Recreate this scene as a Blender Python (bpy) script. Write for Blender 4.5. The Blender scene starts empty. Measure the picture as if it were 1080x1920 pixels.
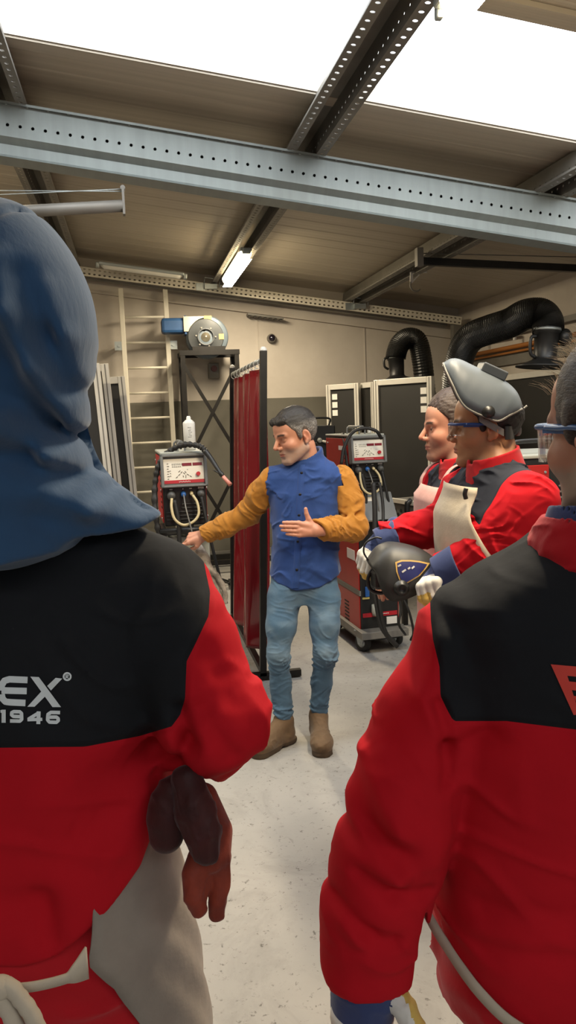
import bpy, bmesh, math, random
import numpy as np
from mathutils import Vector, Matrix

S = bpy.context.scene
COL = S.collection
PI = math.pi

# ------------------------------------------------------------------ camera
FPX, EYE = 1480.0, 1.62                      # focal length in pixels of the 1080x1920 frame, eye height
YAW, PITCH, ROLL = math.atan2(283, 1480), math.atan2(177, 1480), 0.038
_f = np.array([math.sin(YAW) * math.cos(PITCH), math.cos(YAW) * math.cos(PITCH), -math.sin(PITCH)])
_r0 = np.array([math.cos(YAW), -math.sin(YAW), 0.0]); _u0 = np.cross(_r0, _f)
_r = math.cos(ROLL) * _r0 - math.sin(ROLL) * _u0
_u = math.sin(ROLL) * _r0 + math.cos(ROLL) * _u0
cam_d = bpy.data.cameras.new('camera'); cam = bpy.data.objects.new('camera', cam_d); COL.objects.link(cam)
cam.matrix_world = Matrix(((_r[0], _u[0], -_f[0], 0), (_r[1], _u[1], -_f[1], 0), (_r[2], _u[2], -_f[2], EYE), (0, 0, 0, 1)))
cam_d.sensor_fit = 'VERTICAL'; cam_d.sensor_height = 36.0; cam_d.sensor_width = 36.0 * 1080 / 1920
cam_d.lens = 36.0 * FPX / 1920; cam_d.clip_start = 0.05; cam_d.clip_end = 200
S.camera = cam

def ray(x, y): return _f + (x - 540) / FPX * _r - (y - 960) / FPX * _u
def at(x, y, d):                              # the room point seen at a place of the photo, d metres deep
    return np.array([0, 0, EYE]) + d * ray(x, y)
def onY(x, y, Y):
    d = ray(x, y); return np.array([0, 0, EYE]) + d * (Y / d[1])
def onX(x, y, X):
    d = ray(x, y); return np.array([0, 0, EYE]) + d * (X / d[0])
def onZ(x, y, Z):
    d = ray(x, y); return np.array([0, 0, EYE]) + d * ((Z - EYE) / d[2])

# ------------------------------------------------------------------ world, exposure, lights of the hall
S.view_settings.view_transform = 'Standard'
try: S.view_settings.look = 'None'
except Exception: pass
S.view_settings.gamma = 1.0
S.view_settings.use_curve_mapping = False
S.view_settings.exposure = 0.0
S.cycles.use_denoising = True
S.cycles.max_bounces = 8
S.cycles.diffuse_bounces = 4
S.cycles.glossy_bounces = 3
S.cycles.transmission_bounces = 6
S.cycles.caustics_reflective = False
S.cycles.caustics_refractive = False
S.cycles.sample_clamp_indirect = 6.0

W = bpy.data.worlds.new('hall_daylight'); S.world = W; W.use_nodes = True
W.node_tree.nodes['Background'].inputs[0].default_value = (0.80, 0.90, 1.0, 1)
W.node_tree.nodes['Background'].inputs[1].default_value = 0.38
SKYLIGHT_POWER = 6.5
LAMP_POWER = 26.0
LAMP_WATT = 75.0

# ------------------------------------------------------------------ materials
def lin(c):
    if isinstance(c, str):
        c = c.lstrip('#'); c = tuple(int(c[i:i + 2], 16) / 255 for i in (0, 2, 4))
    return tuple(((v / 12.92) if v <= 0.04045 else ((v + 0.055) / 1.055) ** 2.4) for v in c)

class N:                                       # small node-tree writer
    def __init__(s, name):
        s.m = bpy.data.materials.new(name); s.m.use_nodes = True; s.t = s.m.node_tree
        s.b = s.t.nodes['Principled BSDF']
        s.co = None
    def n(s, ty, **kw):
        x = s.t.nodes.new(ty)
        for k, v in kw.items():
            if k.startswith('i_'): x.inputs[int(k[2:]) if k[2:].isdigit() else k[2:]].default_value = v
            else: setattr(x, k, v)
        return x
    def l(s, a, b): s.t.links.new(a, b)
    def coord(s):
        if s.co is None: s.co = s.n('ShaderNodeTexCoord').outputs['Object']
        return s.co
    def mapped(s, scale):
        m = s.n('ShaderNodeMapping'); m.inputs['Scale'].default_value = scale; s.l(s.coord(), m.inputs['Vector']); return m.outputs[0]
    def noise(s, scale, detail=4, rough=.55, vec=None, dist=0):
        x = s.n('ShaderNodeTexNoise'); x.inputs['Scale'].default_value = scale; x.inputs['Detail'].default_value = detail
        x.inputs['Roughness'].default_value = rough; x.inputs['Distortion'].default_value = dist
        s.l(vec if vec is not None else s.coord(), x.inputs['Vector']); return x.outputs['Fac']
    def ramp(s, fac, stops):
        x = s.n('ShaderNodeValToRGB'); e = x.color_ramp.elements
        while len(e) < len(stops): e.new(0.5)
        for q, (p, c) in zip(e, stops): q.position = p; q.color = (*c, 1) if len(c) == 3 else c
        s.l(fac, x.inputs[0]); return x.outputs[0]
    def mix(s, fac, a, b):
        x = s.n('ShaderNodeMix', data_type='RGBA')
        for sock, v in ((x.inputs[0], fac), (x.inputs[6], a), (x.inputs[7], b)):
            if hasattr(v, 'is_output'): s.l(v, sock)
            else: sock.default_value = v if not isinstance(v, tuple) or len(v) == 4 else (*v, 1)
        return x.outputs[2]
    def math(s, op, a, b=0.0, c=None):
        x = s.n('ShaderNodeMath', operation=op)
        for i, v in enumerate((a, b) if c is None else (a, b, c)):
            if hasattr(v, 'is_output'): s.l(v, x.inputs[i])
            else: x.inputs[i].default_value = v
        return x.outputs[0]
    def attr(s, name): return s.n('ShaderNodeAttribute', attribute_name=name)
    def bump(s, h, strength, dist=0.01):
        x = s.n('ShaderNodeBump'); x.inputs['Strength'].default_value = strength; x.inputs['Distance'].default_value = dist
        s.l(h, x.inputs['Height'])
        if s.b.inputs['Normal'].is_linked: s.l(s.b.inputs['Normal'].links[0].from_socket, x.inputs['Normal'])
        s.l(x.outputs[0], s.b.inputs['Normal'])
    def base(s, v):
        if hasattr(v, 'is_output'): s.l(v, s.b.inputs['Base Color'])
        else: s.b.inputs['Base Color'].default_value = (*v, 1)
    def set(s, rough=None, metal=None, spec=None, sheen=None, coat=None, trans=None, ior=None):
        for k, v in (('Roughness', rough), ('Metallic', metal), ('Specular IOR Level', spec), ('Sheen Weight', sheen), ('Coat Weight', coat), ('Transmission Weight', trans), ('IOR', ior)):
            if v is not None: s.b.inputs[k].default_value = v
        return s

def shade(c, k): return tuple(min(1, v * k) for v in c)
MATS = {}
def mat(name, col, rough=.5, metal=0., var=(8., .12), bump=(60., .08, .004), spec=None, coat=None, sheen=None, stretch=None):
    if name in MATS: return MATS[name]
    q = N(name); c = lin(col)
    vec = q.mapped(stretch) if stretch else None
    if var: q.base(q.ramp(q.noise(var[0], vec=vec), [(.25, shade(c, 1 - var[1])), (.75, shade(c, 1 + var[1]))]))
    else: q.base(c)
    if bump: q.bump(q.noise(bump[0], vec=vec), bump[1], bump[2])
    q.set(rough, metal, spec, sheen, coat)
    MATS[name] = q.m; return q.m
def glow(name, col, power):
    if name in MATS: return MATS[name]
    q = N(name); q.base(lin(col)); q.b.inputs['Emission Color'].default_value = (*lin(col), 1); q.b.inputs['Emission Strength'].default_value = power
    MATS[name] = q.m; return q.m
# ------------------------------------------------------------------ objects
def tag(o, label=None, cat=None, group=None, kind=None):
    if label: o['label'] = label
    if cat: o['category'] = cat
    if group: o['group'] = group
    if kind: o['kind'] = kind
    return o
def thing(name, label, cat, loc=(0, 0, 0), rz=0., group=None):
    o = bpy.data.objects.new(name, None); COL.objects.link(o); o.empty_display_size = .05
    o.location = Vector([float(v) for v in loc]); o.rotation_euler = (0, 0, rz)
    return tag(o, label, cat, group)

class B:                                       # collects shapes, links them as one mesh object
    def __init__(s): s.v = []; s.f = []; s.m = []; s.sm = []
    def add(s, vs, fs, mi=0, smooth=False):
        k = len(s.v); s.v += [tuple(float(c) for c in v) for v in vs]
        s.f += [tuple(i + k for i in f) for f in fs]; s.m += [mi] * len(fs); s.sm += [smooth] * len(fs)
        return s
    def box(s, c, d, rot=None, mi=0, bev=0.0):
        x, y, z = (q / 2 for q in d); R = rot if rot is not None else Matrix.Identity(3); c = Vector([float(q) for q in c])
        if bev <= 0:
            p = [Vector((a, b, e)) for a in (-x, x) for b in (-y, y) for e in (-z, z)]
            s.add([c + R @ q for q in p], [(0, 1, 3, 2), (4, 6, 7, 5), (0, 4, 5, 1), (2, 3, 7, 6), (0, 2, 6, 4), (1, 5, 7, 3)], mi)
        else:
            bm = bmesh.new(); bmesh.ops.create_cube(bm, size=1)
            for v in bm.verts: v.co = Vector((v.co.x * d[0], v.co.y * d[1], v.co.z * d[2]))
            bmesh.ops.bevel(bm, geom=bm.edges[:], offset=min(bev, min(d) * .45), segments=2, affect='EDGES', profile=.5)
            bm.verts.index_update()
            s.add([c + R @ v.co for v in bm.verts], [[v.index for v in f.verts] for f in bm.faces], mi, False); bm.free()
        return s
    def bar(s, a, b, w, h, up=(0, 0, 1), mi=0, bev=0):      # rectangular bar from a to b
        a, b = Vector([float(q) for q in a]), Vector([float(q) for q in b]); y = (b - a); L = y.length; y.normalize()
        u = Vector(up)
        if abs(y.dot(u)) > .98: u = Vector((0, 1, 0))
        x = y.cross(u).normalized(); z = x.cross(y)
        R = Matrix((x, y, z)).transposed()
        return s.box((a + b) / 2, (w, L, h), R, mi, bev)
    def tube(s, pts, r, n=10, mi=0, smooth=True, cap=True, prof=None):   # r: number, list, or per-point
        P = [np.array(p, float) for p in pts]; m = len(P)
        rr = [r] * m if np.isscalar(r) else list(r)
        t0 = P[1] - P[0]; t0 /= np.linalg.norm(t0); a = np.array([0, 0, 1.]) if abs(t0[2]) < .9 else np.array([1., 0, 0])
        nx = np.cross(t0, a); nx /= np.linalg.norm(nx); vs = []; fs = []
        for i in range(m):
            t = P[min(i + 1, m - 1)] - P[max(i - 1, 0)]; ln = np.linalg.norm(t); t = t / ln if ln > 1e-9 else t0
            nx = nx - t * (nx @ t); nx /= np.linalg.norm(nx); ny = np.cross(t, nx)
            for k in range(n):
                q = 2 * PI * k / n; vs.append(P[i] + rr[i] * (math.cos(q) * nx + math.sin(q) * ny))
        for i in range(m - 1):
            for k in range(n):
                fs.append((i * n + k, i * n + (k + 1) % n, (i + 1) * n + (k + 1) % n, (i + 1) * n + k))
        s.add(vs, fs, mi, smooth)
        if cap: s.add(vs[:n], [tuple(range(n - 1, -1, -1))], mi); s.add(vs[-n:], [tuple(range(n))], mi)
        return s
    def cyl(s, a, b, r, n=20, mi=0, r2=None): return s.tube([a, b], [r, r if r2 is None else r2], n, mi, True)
    def lathe(s, o, axis, prof, n=28, mi=0, smooth=True):      # prof = [(along axis, radius)...]
        o = np.array(o, float); t = np.array(axis, float); t /= np.linalg.norm(t)
        return s.tube([o + t * (h + 1e-6 * i) for i, (h, _) in enumerate(prof)], [max(r, 1e-4) for _, r in prof], n, mi, smooth, True) if all(prof[i + 1][0] > prof[i][0] for i in range(len(prof) - 1)) else s._lathe(o, t, prof, n, mi, smooth)
    def _lathe(s, o, t, prof, n, mi, smooth):
        a = np.array([0, 0, 1.]) if abs(t[2]) < .9 else np.array([1., 0, 0]); nx = np.cross(t, a); nx /= np.linalg.norm(nx); ny = np.cross(t, nx)
        vs = [o + t * h + max(r, 1e-4) * (math.cos(2 * PI * k / n) * nx + math.sin(2 * PI * k / n) * ny) for h, r in prof for k in range(n)]
        fs = [(i * n + k, i * n + (k + 1) % n, (i + 1) * n + (k + 1) % n, (i + 1) * n + k) for i in range(len(prof) - 1) for k in range(n)]
        return s.add(vs, fs, mi, smooth)
    def prism(s, poly, z0, z1, R=None, o=(0, 0, 0), mi=0):     # polygon in local xy extruded along local z
        R = R if R is not None else Matrix.Identity(3); o = Vector([float(q) for q in o]); n = len(poly)
        vs = [o + R @ Vector((float(x), float(y), z)) for z in (z0, z1) for x, y in poly]
        fs = [tuple(range(n - 1, -1, -1)), tuple(range(n, 2 * n))] + [(i, (i + 1) % n, n + (i + 1) % n, n + i) for i in range(n)]
        return s.add(vs, fs, mi)
    def grid(s, P, mi=0, smooth=True, thick=0):                # P[i][j] points
        P = np.array(P, float); a, b = P.shape[:2]
        vs = P.reshape(-1, 3); fs = [(i * b + j, i * b + j + 1, (i + 1) * b + j + 1, (i + 1) * b + j) for i in range(a - 1) for j in range(b - 1)]
        return s.add(vs, fs, mi, smooth)
    def sphere(s, c, r, n=16, m=10, mi=0):
        r = (r, r, r) if np.isscalar(r) else r
        vs = [(c[0] + r[0] * math.sin(PI * i / m) * math.cos(2 * PI * k / n), c[1] + r[1] * math.sin(PI * i / m) * math.sin(2 * PI * k / n), c[2] + r[2] * math.cos(PI * i / m)) for i in range(m + 1) for k in range(n)]
        fs = [(i * n + k, (i + 1) * n + k, (i + 1) * n + (k + 1) % n, i * n + (k + 1) % n) for i in range(m) for k in range(n)]
        return s.add(vs, fs, mi, True)
    def build(s, name, mats, parent=None, world=False):
        me = bpy.data.meshes.new(name); me.from_pydata(s.v, [], s.f); mats = mats if isinstance(mats, (list, tuple)) else [mats]
        for m in mats: me.materials.append(m)
        me.polygons.foreach_set('material_index', s.m); me.polygons.foreach_set('use_smooth', s.sm)
        bm = bmesh.new(); bm.from_mesh(me); bmesh.ops.remove_doubles(bm, verts=bm.verts, dist=1e-5)
        bmesh.ops.recalc_face_normals(bm, faces=bm.faces); bm.to_mesh(me); bm.free(); me.update()
        o = bpy.data.objects.new(name, me); COL.objects.link(o)
        if parent is not None: attach(o, parent, world)
        return o
def attach(o, parent, world=False):
    o.parent = parent
    if world:
        q = parent; M = Matrix.LocRotScale(q.location, q.rotation_euler, q.scale)
        while q.parent is not None:
            M = Matrix.LocRotScale(q.parent.location, q.parent.rotation_euler, q.parent.scale) @ q.matrix_parent_inverse @ M; q = q.parent
        o.matrix_parent_inverse = M.inverted()
def solidify(o, t, off=0.):
    m = o.modifiers.new('thickness', 'SOLIDIFY'); m.thickness = t; m.offset = off; return o
def rebase(o, loc):                            # put a mesh's origin at its base
    loc = Vector([float(q) for q in loc]); o.data.transform(Matrix.Translation(-loc)); o.location = loc; return o
def struct(o): o['kind'] = 'structure'; return o
def crom(pts, k=8):                            # smooth curve through points
    P = [np.array(p, float) for p in pts]; P = [2 * P[0] - P[1]] + P + [2 * P[-1] - P[-2]]; out = []
    for i in range(1, len(P) - 2):
        a, b, c, d = P[i - 1:i + 3]
        for j in range(k):
            t = j / k; out.append(.5 * ((2 * b) + (c - a) * t + (2 * a - 5 * b + 4 * c - d) * t * t + (3 * b - a - 3 * c + d) * t ** 3))
    out.append(P[-2]); return out
def Rz(a): return Matrix.Rotation(a, 3, 'Z')
def basis(x, y, z=None):
    x = Vector(x).normalized(); y = Vector(y); y = (y - x * y.dot(x)).normalized(); return Matrix((x, y, x.cross(y))).transposed()

# ------------------------------------------------------------------ sculpting: distance fields polygonised with surface nets
def rc(a, b, r1, r2):                          # tapered rounded limb
    a = np.array(a, np.float32); b = np.array(b, np.float32); ba = b - a; L = float(ba @ ba) + 1e-12
    def f(p):
        q = p - a; t = np.clip(q @ ba / L, 0, 1); return np.sqrt(((q - t[:, None] * ba) ** 2).sum(1)) - (r1 + (r2 - r1) * t)
    return f
def chain(pts, rs, k=.0):
    fs = [rc(pts[i], pts[i + 1], rs[i], rs[i + 1]) for i in range(len(pts) - 1)]
    return U(*fs, k=k)
def el(c, r, R=None):
    c = np.array(c, np.float32); r = np.array(r if not np.isscalar(r) else (r, r, r), np.float32); R = None if R is None else np.array(R, np.float32)
    def f(p):
        q = p - c
        if R is not None: q = q @ R
        k0 = np.sqrt(((q / r) ** 2).sum(1)); k1 = np.sqrt(((q / (r * r)) ** 2).sum(1)); return k0 * (k0 - 1) / np.maximum(k1, 1e-6)
    return f
def rbox(c, h, rad=.005, R=None):
    c = np.array(c, np.float32); h = np.array(h, np.float32) - rad; R = None if R is None else np.array(R, np.float32)
    def f(p):
        q = p - c
        if R is not None: q = q @ R
        q = np.abs(q) - h; return np.sqrt((np.maximum(q, 0) ** 2).sum(1)) + np.minimum(q.max(1), 0) - rad
    return f
def loft(z, cx, cy, a, b, n=2.3):              # torso: superellipse sections over height
    z = np.array(z)
    def f(p):
        q = p[:, 2]; A = np.interp(q, z, a); Bq = np.interp(q, z, b)
        k = ((np.abs(p[:, 0] - np.interp(q, z, cx)) / A) ** n + (np.abs(p[:, 1] - np.interp(q, z, cy)) / Bq) ** n) ** (1 / n)
        d = (k - 1) * np.minimum(A, Bq)
        return np.maximum(d, np.maximum(z[0] - q, q - z[-1])).astype(np.float32)
    return f
def smin(a, b, k):
    if k <= 0: return np.minimum(a, b)
    h = np.maximum(k - np.abs(a - b), 0) / k; return np.minimum(a, b) - h * h * k * .25
def U(*fs, k=.0):
    def f(p):
        d = fs[0](p)
        for g in fs[1:]: d = smin(d, g(p), k)
        return d
    return f
def cut(f, g, k=.0):
    return lambda p: -smin(-f(p), g(p), k)
def isect(f, g, k=.0):
    return lambda p: -smin(-f(p), -g(p), k)
def near(c, R, f):                             # only worked out close to c
    c = np.array(c, np.float32)
    def g(p):
        e = np.sqrt(((p - c) ** 2).sum(1)); d = (e - R + .05).astype(np.float32); m = e < R
        if m.any(): d[m] = f(p[m])
        return d
    return g
def xf(f, M):                                  # place a local field with a 4x4 matrix (uniform scale)
    M = np.array(M, float); s = float(np.cbrt(np.linalg.det(M[:3, :3]))); Mi = np.linalg.inv(M).astype(np.float32)
    return lambda p: f(p @ Mi[:3, :3].T + Mi[:3, 3]) * s
def vnoise(p, seed=0):
    i = np.floor(p).astype(np.int64); q = (p - i).astype(np.float32); q = q * q * (3 - 2 * q); out = 0
    for a in (0, 1):
        for b in (0, 1):
            for c in (0, 1):
                h = (i[:, 0] + a) * 374761393 + (i[:, 1] + b) * 668265263 + (i[:, 2] + c) * 2147483647 + seed * 1274126177
                h = (h ^ (h >> 13)) * 1274126177 & 0x7fffffff; h = ((h ^ (h >> 16)) & 0xffff) / 65535.
                out = out + h * (q[:, 0] if a else 1 - q[:, 0]) * (q[:, 1] if b else 1 - q[:, 1]) * (q[:, 2] if c else 1 - q[:, 2])
    return out.astype(np.float32)
def folds(f, amp, scale, seed=0, rot=None, ridge=True, where=None):      # cloth folds: stretched ridged noise pushed into the surface
    sc = np.array(scale, np.float32); R = None if rot is None else np.array(rot, np.float32)
    def g(p):
        d = f(p); m = np.abs(d) < .03
        if m.any():
            q = p[m]
            if R is not None: q = q @ R
            wz = np.stack([vnoise(p[m] / np.float32(.11), seed + 40 + k) - .5 for k in range(3)], 1) * np.float32(.10)
            n = vnoise((q + wz) / sc, seed)
            n = np.maximum(1 - np.abs(2 * n - 1) * 2.2, 0) ** 1.4 - .2 if ridge else 2 * n - 1
            k = np.clip((vnoise(p[m] / np.float32(.085), seed + 50) - .35) / .3, 0, 1); n = n * k
            a = amp if where is None else amp * where(p[m])
            d = d.copy(); d[m] -= a * n
        return d
    return g
def crease(f, a, b, w, depth, k=1.):           # one long fold: soft groove (depth>0) or ridge (depth<0) from a to b
    g = rc(a, b, 0, 0)
    def h(p):
        d = f(p); e = g(p); m = e < 3 * w
        if m.any(): d = d.copy(); d[m] += depth * np.exp(-(e[m] / w) ** 2)
        return d
    return h
def sculpt(f, lo, hi, h, proj=2):
    lo = np.array(lo, np.float64); n = np.ceil((np.array(hi) - lo) / (8 * h)).astype(int)
    bi = np.stack(np.meshgrid(*[np.arange(k) for k in n], indexing='ij'), -1).reshape(-1, 3)
    dc = f((lo + (bi + .5) * 8 * h).astype(np.float32)); bi = bi[np.abs(dc) < 8 * h * 1.35 + .012]
    g9 = np.stack(np.meshgrid(*[np.arange(9)] * 3, indexing='ij'), -1).reshape(-1, 3)
    nb = len(bi); V = np.empty((nb, 9, 9, 9), np.float32); step = 400
    for i in range(0, nb, step):
        idx = bi[i:i + step, None, :] * 8 + g9[None]; V[i:i + step] = f((lo + idx.reshape(-1, 3) * h).astype(np.float32)).reshape(-1, 9, 9, 9)
    s = V < 0; NX, NY, NZ = (n * 8 + 3); org = bi * 8
    key = lambda c: (c[:, 0] + 1) * NY * NZ + (c[:, 1] + 1) * NZ + (c[:, 2] + 1)
    c8 = [s[:, a:8 + a, b:8 + b, c:8 + c] for a in (0, 1) for b in (0, 1) for c in (0, 1)]
    tot = sum(x.astype(np.int8) for x in c8); act = np.argwhere((tot > 0) & (tot < 8))
    cell = org[act[:, 0]] + act[:, 1:]; acc = np.zeros((len(act), 3)); cnt = np.zeros(len(act))
    cv = [V[act[:, 0], act[:, 1] + a, act[:, 2] + b, act[:, 3] + c] for a in (0, 1) for b in (0, 1) for c in (0, 1)]
    off = [(a, b, c) for a in (0, 1) for b in (0, 1) for c in (0, 1)]
    for i in range(8):
        for j in range(i + 1, 8):
            if sum(abs(off[i][k] - off[j][k]) for k in range(3)) != 1: continue
            m = (cv[i] < 0) != (cv[j] < 0); t = np.where(m, cv[i] / np.where(m, cv[i] - cv[j], 1), 0)
            for k in range(3): acc[:, k] += np.where(m, off[i][k] + t * (off[j][k] - off[i][k]), 0)
            cnt += m
    P = lo + (cell + acc / cnt[:, None]) * h
    k0 = key(cell); so = np.argsort(k0); ks = k0[so]
    def look(c):
        q = key(c); i = np.clip(np.searchsorted(ks, q), 0, len(ks) - 1); return np.where(ks[i] == q, so[i], -1)
    Q = []
    for ax in range(3):
        e = np.eye(3, dtype=int); u, w = e[(ax + 1) % 3], e[(ax + 2) % 3]
        s0 = s[:, :8, :8, :8]; s1 = [s[:, 1:, :8, :8], s[:, :8, 1:, :8], s[:, :8, :8, 1:]][ax]
        ed = np.argwhere(s0 != s1); flip = s0[tuple(ed.T)]; c = org[ed[:, 0]] + ed[:, 1:]
        q = np.stack([look(c - u - w), look(c - w), look(c), look(c - u)], 1); q[~flip] = q[~flip][:, ::-1]; Q.append(q[(q >= 0).all(1)])
    Q = np.concatenate(Q)
    for _ in range(proj):
        p = P.astype(np.float32); e = h * .3; d = f(p); G = np.stack([f(p + np.float32(e) * x) - f(p - np.float32(e) * x) for x in np.eye(3, dtype=np.float32)], 1) / (2 * e)
        st = d[:, None] * G / np.maximum((G * G).sum(1), .25)[:, None]; L = np.sqrt((st ** 2).sum(1)); P -= st * np.minimum(1, .5 * h / np.maximum(L, 1e-9))[:, None]
    return P, Q
def mesh(name, P, Q, mats, parent=None, world=False, attrs=None, colors=None, smooth=True):
    me = bpy.data.meshes.new(name); me.vertices.add(len(P)); me.vertices.foreach_set('co', np.asarray(P, np.float32).ravel())
    me.loops.add(len(Q) * 4); me.loops.foreach_set('vertex_index', np.asarray(Q, np.int32).ravel())
    me.polygons.add(len(Q)); me.polygons.foreach_set('loop_start', np.arange(len(Q), dtype=np.int32) * 4)
    me.update(calc_edges=True); me.validate()
    me.polygons.foreach_set('use_smooth', np.full(len(me.polygons), smooth))
    for m in (mats if isinstance(mats, (list, tuple)) else [mats]): me.materials.append(m)
    for k, v in (attrs or {}).items():
        a = me.attributes.new(k, 'FLOAT', 'POINT'); a.data.foreach_set('value', np.asarray(v, np.float32))
    for k, v in (colors or {}).items():
        a = me.attributes.new(k, 'FLOAT_COLOR', 'POINT'); a.data.foreach_set('color', np.concatenate([v, np.ones((len(v), 1))], 1).astype(np.float32).ravel())
    o = bpy.data.objects.new(name, me); COL.objects.link(o)
    if parent is not None: attach(o, parent, world)
    return o
def polysd(poly, x, y):                        # signed distance to a polygon, negative inside
    poly = np.array(poly, float); d = np.full(len(x), 1e9); ins = np.zeros(len(x), bool)
    for i in range(len(poly)):
        a, b = poly[i], poly[(i + 1) % len(poly)]; e = b - a; wx, wy = x - a[0], y - a[1]
        t = np.clip((wx * e[0] + wy * e[1]) / (e @ e + 1e-12), 0, 1); d = np.minimum(d, np.hypot(wx - t * e[0], wy - t * e[1]))
        c = ((a[1] > y) != (b[1] > y)) & (x < (b[0] - a[0]) * (y - a[1]) / (b[1] - a[1] + 1e-12) + a[0]); ins ^= c
    return np.where(ins, -d, d)
# ------------------------------------------------------------------ the hall
YB, XR, XL, YF = 8.82, 3.79, -2.7, -5.5
SL, ZP = .136, 3.16                                        # roof slope, height of the purlins' underside at x = 0
roofz = lambda x, up=0.: ZP + up - SL * x
PH = .155                                                  # purlin depth

def floor_mat():
    q = N('concrete_floor'); a = q.noise(1.1, 6, .6); c = q.noise(7, 6, .65); sp = q.noise(42, 3, .7); sp2 = q.noise(14, 5, .75, dist=1.5)
    col = q.ramp(a, [(.3, lin('#92918d')), (.7, lin('#aba8a3'))])
    col = q.mix(q.math('MULTIPLY', c, .35), col, lin('#a09c96'))
    pit = q.ramp(sp, [(.58, (0, 0, 0)), (.64, (1, 1, 1))]); patch = q.ramp(sp2, [(.48, (0, 0, 0)), (.60, (1, 1, 1))])
    sm = q.ramp(q.noise(2.6, 6, .7, dist=1.2), [(.50, (0, 0, 0)), (.68, (1, 1, 1))]); col = q.mix(q.math('MULTIPLY', sm, .35), col, lin('#716e6a'))
    sc_ = q.ramp(q.noise(5.5, 8, .85, dist=3.), [(.60, (0, 0, 0)), (.66, (1, 1, 1))]); col = q.mix(q.math('MULTIPLY', sc_, .5), col, lin('#56524d'))
    q.base(q.mix(q.math('MULTIPLY', pit, q.math('MULTIPLY', patch, .75)), col, lin('#4c4843')))
    q.bump(sp, .12, .003); q.bump(c, .1, .01); q.set(rough=.62, spec=.35); return q.m
def wall_mat(name, two=True):
    q = N(name); s = q.n('ShaderNodeSeparateXYZ'); q.l(q.coord(), s.inputs[0]); n = q.noise(2.2, 5, .6); n2 = q.noise(30, 3)
    up = q.ramp(n, [(.3, lin('#b9b0a5')), (.7, lin('#c7bfb4'))]); dn = q.ramp(n, [(.3, lin('#615e55')), (.7, lin('#6d6a61'))])
    h = q.math('ADD', s.outputs['Z'], q.math('MULTIPLY', q.noise(5, 2), .006))
    q.base(q.mix(q.math('GREATER_THAN', h, 1.845), dn, up) if two else up)
    q.bump(n2, .1, .003); q.set(rough=.8, spec=.3); return q.m
def ceiling_mat():
    q = N('ribbed_ceiling_sheet'); s = q.n('ShaderNodeSeparateXYZ'); q.l(q.coord(), s.inputs[0])
    st = q.noise(1, 4, .6, q.mapped((.25, 28, 1)))
    q.base(q.ramp(st, [(.3, lin('#aaa090')), (.7, lin('#bbb1a1'))])); q.bump(q.noise(1, 2, .5, q.mapped((.12, 60, 1))), .25, .004)
    q.set(rough=.42, spec=.4); return q.m
M_floor = floor_mat(); M_wall = wall_mat('two_tone_wall'); M_wall1 = wall_mat('cream_wall', False); M_ceil = ceiling_mat()
M_galv = mat('galvanised_steel', '#a9b0b0', .42, .75, (3, .14), (90, .06, .002), stretch=(1, 6, 6))
M_galv_b = mat('galvanised_beam', '#8f9796', .5, .3, (2.5, .1), (60, .05, .002), stretch=(8, 1, .6))
M_galv_d = mat('dull_galvanised', '#7d7a74', .55, .4, (6, .15), (70, .06, .002))
M_dark = mat('painted_opening_shade', '#15140f', .8, 0, None, None)  # near-black colour stands in for the shade inside openings
M_black = mat('black_paint', '#1b1a19', .45, .1, (10, .15), (60, .06, .002))
M_blackmetal = mat('black_steel_tube', '#23211f', .38, .5, (12, .2), (80, .06, .002))
M_plastic = mat('black_plastic', '#1d1d1d', .42, 0, (10, .12), (120, .05, .001))
M_alu = mat('aluminium_profile', '#d6d3ca', .4, .22, (8, .07), (90, .03, .001))
M_board = mat('black_board', '#232220', .55, 0, (3, .15), (120, .06, .001))
M_cream = mat('cream_paint', '#dcd6c6', .5, 0, (9, .08), (70, .05, .002))
M_white = mat('white_paint', '#dcdad3', .5, 0, (9, .05), (70, .04, .002))
M_skylight = glow('skylight_sheet', '#f6fbff', SKYLIGHT_POWER)
M_lamp = glow('lamp_diffuser', '#ffe9bd', LAMP_POWER)

fl = B()
nx, ny = 8, 16
fl.grid([[(XL - .1 + (XR - XL + .2) * i / nx, YF + (YB - YF + .1) * j / ny, 0) for j in range(ny + 1)] for i in range(nx + 1)], 0, False)
struct(fl.build('floor', M_floor))
struct(B().box(((XL + XR) / 2, YB + .06, 1.75), (XR - XL + .5, .12, 3.9)).build('wall_back', M_wall))
struct(B().box((XR + .06, (YB + YF) / 2, 1.45), (.12, YB - YF + .2, 2.9)).build('wall_right', M_wall1))
struct(B().box((XL - .06, (YB + YF) / 2, 1.9), (.12, YB - YF + .2, 3.8)).build('wall_left', M_wall))
# roof: ribbed sheets in bays between the skylight strips
def roof_bay(y0, y1):
    b = B(); n = int((y1 - y0) / .25) + 1; prof = []
    for i in range(n):
        a = y0 + (y1 - y0) * i / n; w = (y1 - y0) / n
        prof += [(a, 0), (a + w * .40, 0), (a + w * .44, .003), (a + w * .5, .003), (a + w * .54, 0)]
    prof.append((y1, 0))
    b.grid([[(x, y, roofz(x, PH - h)) for y, h in prof] for x in (XL - .1, XR + .1)], 0, False)
    b.grid([[(x, y, roofz(x, PH + .1)) for y in (y0, y1)] for x in (XL - .1, XR + .1)], 0, False)
    for y in (y0, y1): b.grid([[(x, y, roofz(x, PH + h)) for h in (-.012, .1)] for x in (XL - .1, XR + .1)], 0, False)
    return struct(b.build('ceiling', M_ceil))
SK = [(-2.6, -1.75), (2.97, 3.90)]  # first strip is unseen, added behind the camera to light the foreground
roof_bay(YF, SK[0][0]); roof_bay(SK[0][1], SK[1][0]); roof_bay(SK[1][1], YB + .1)
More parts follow.
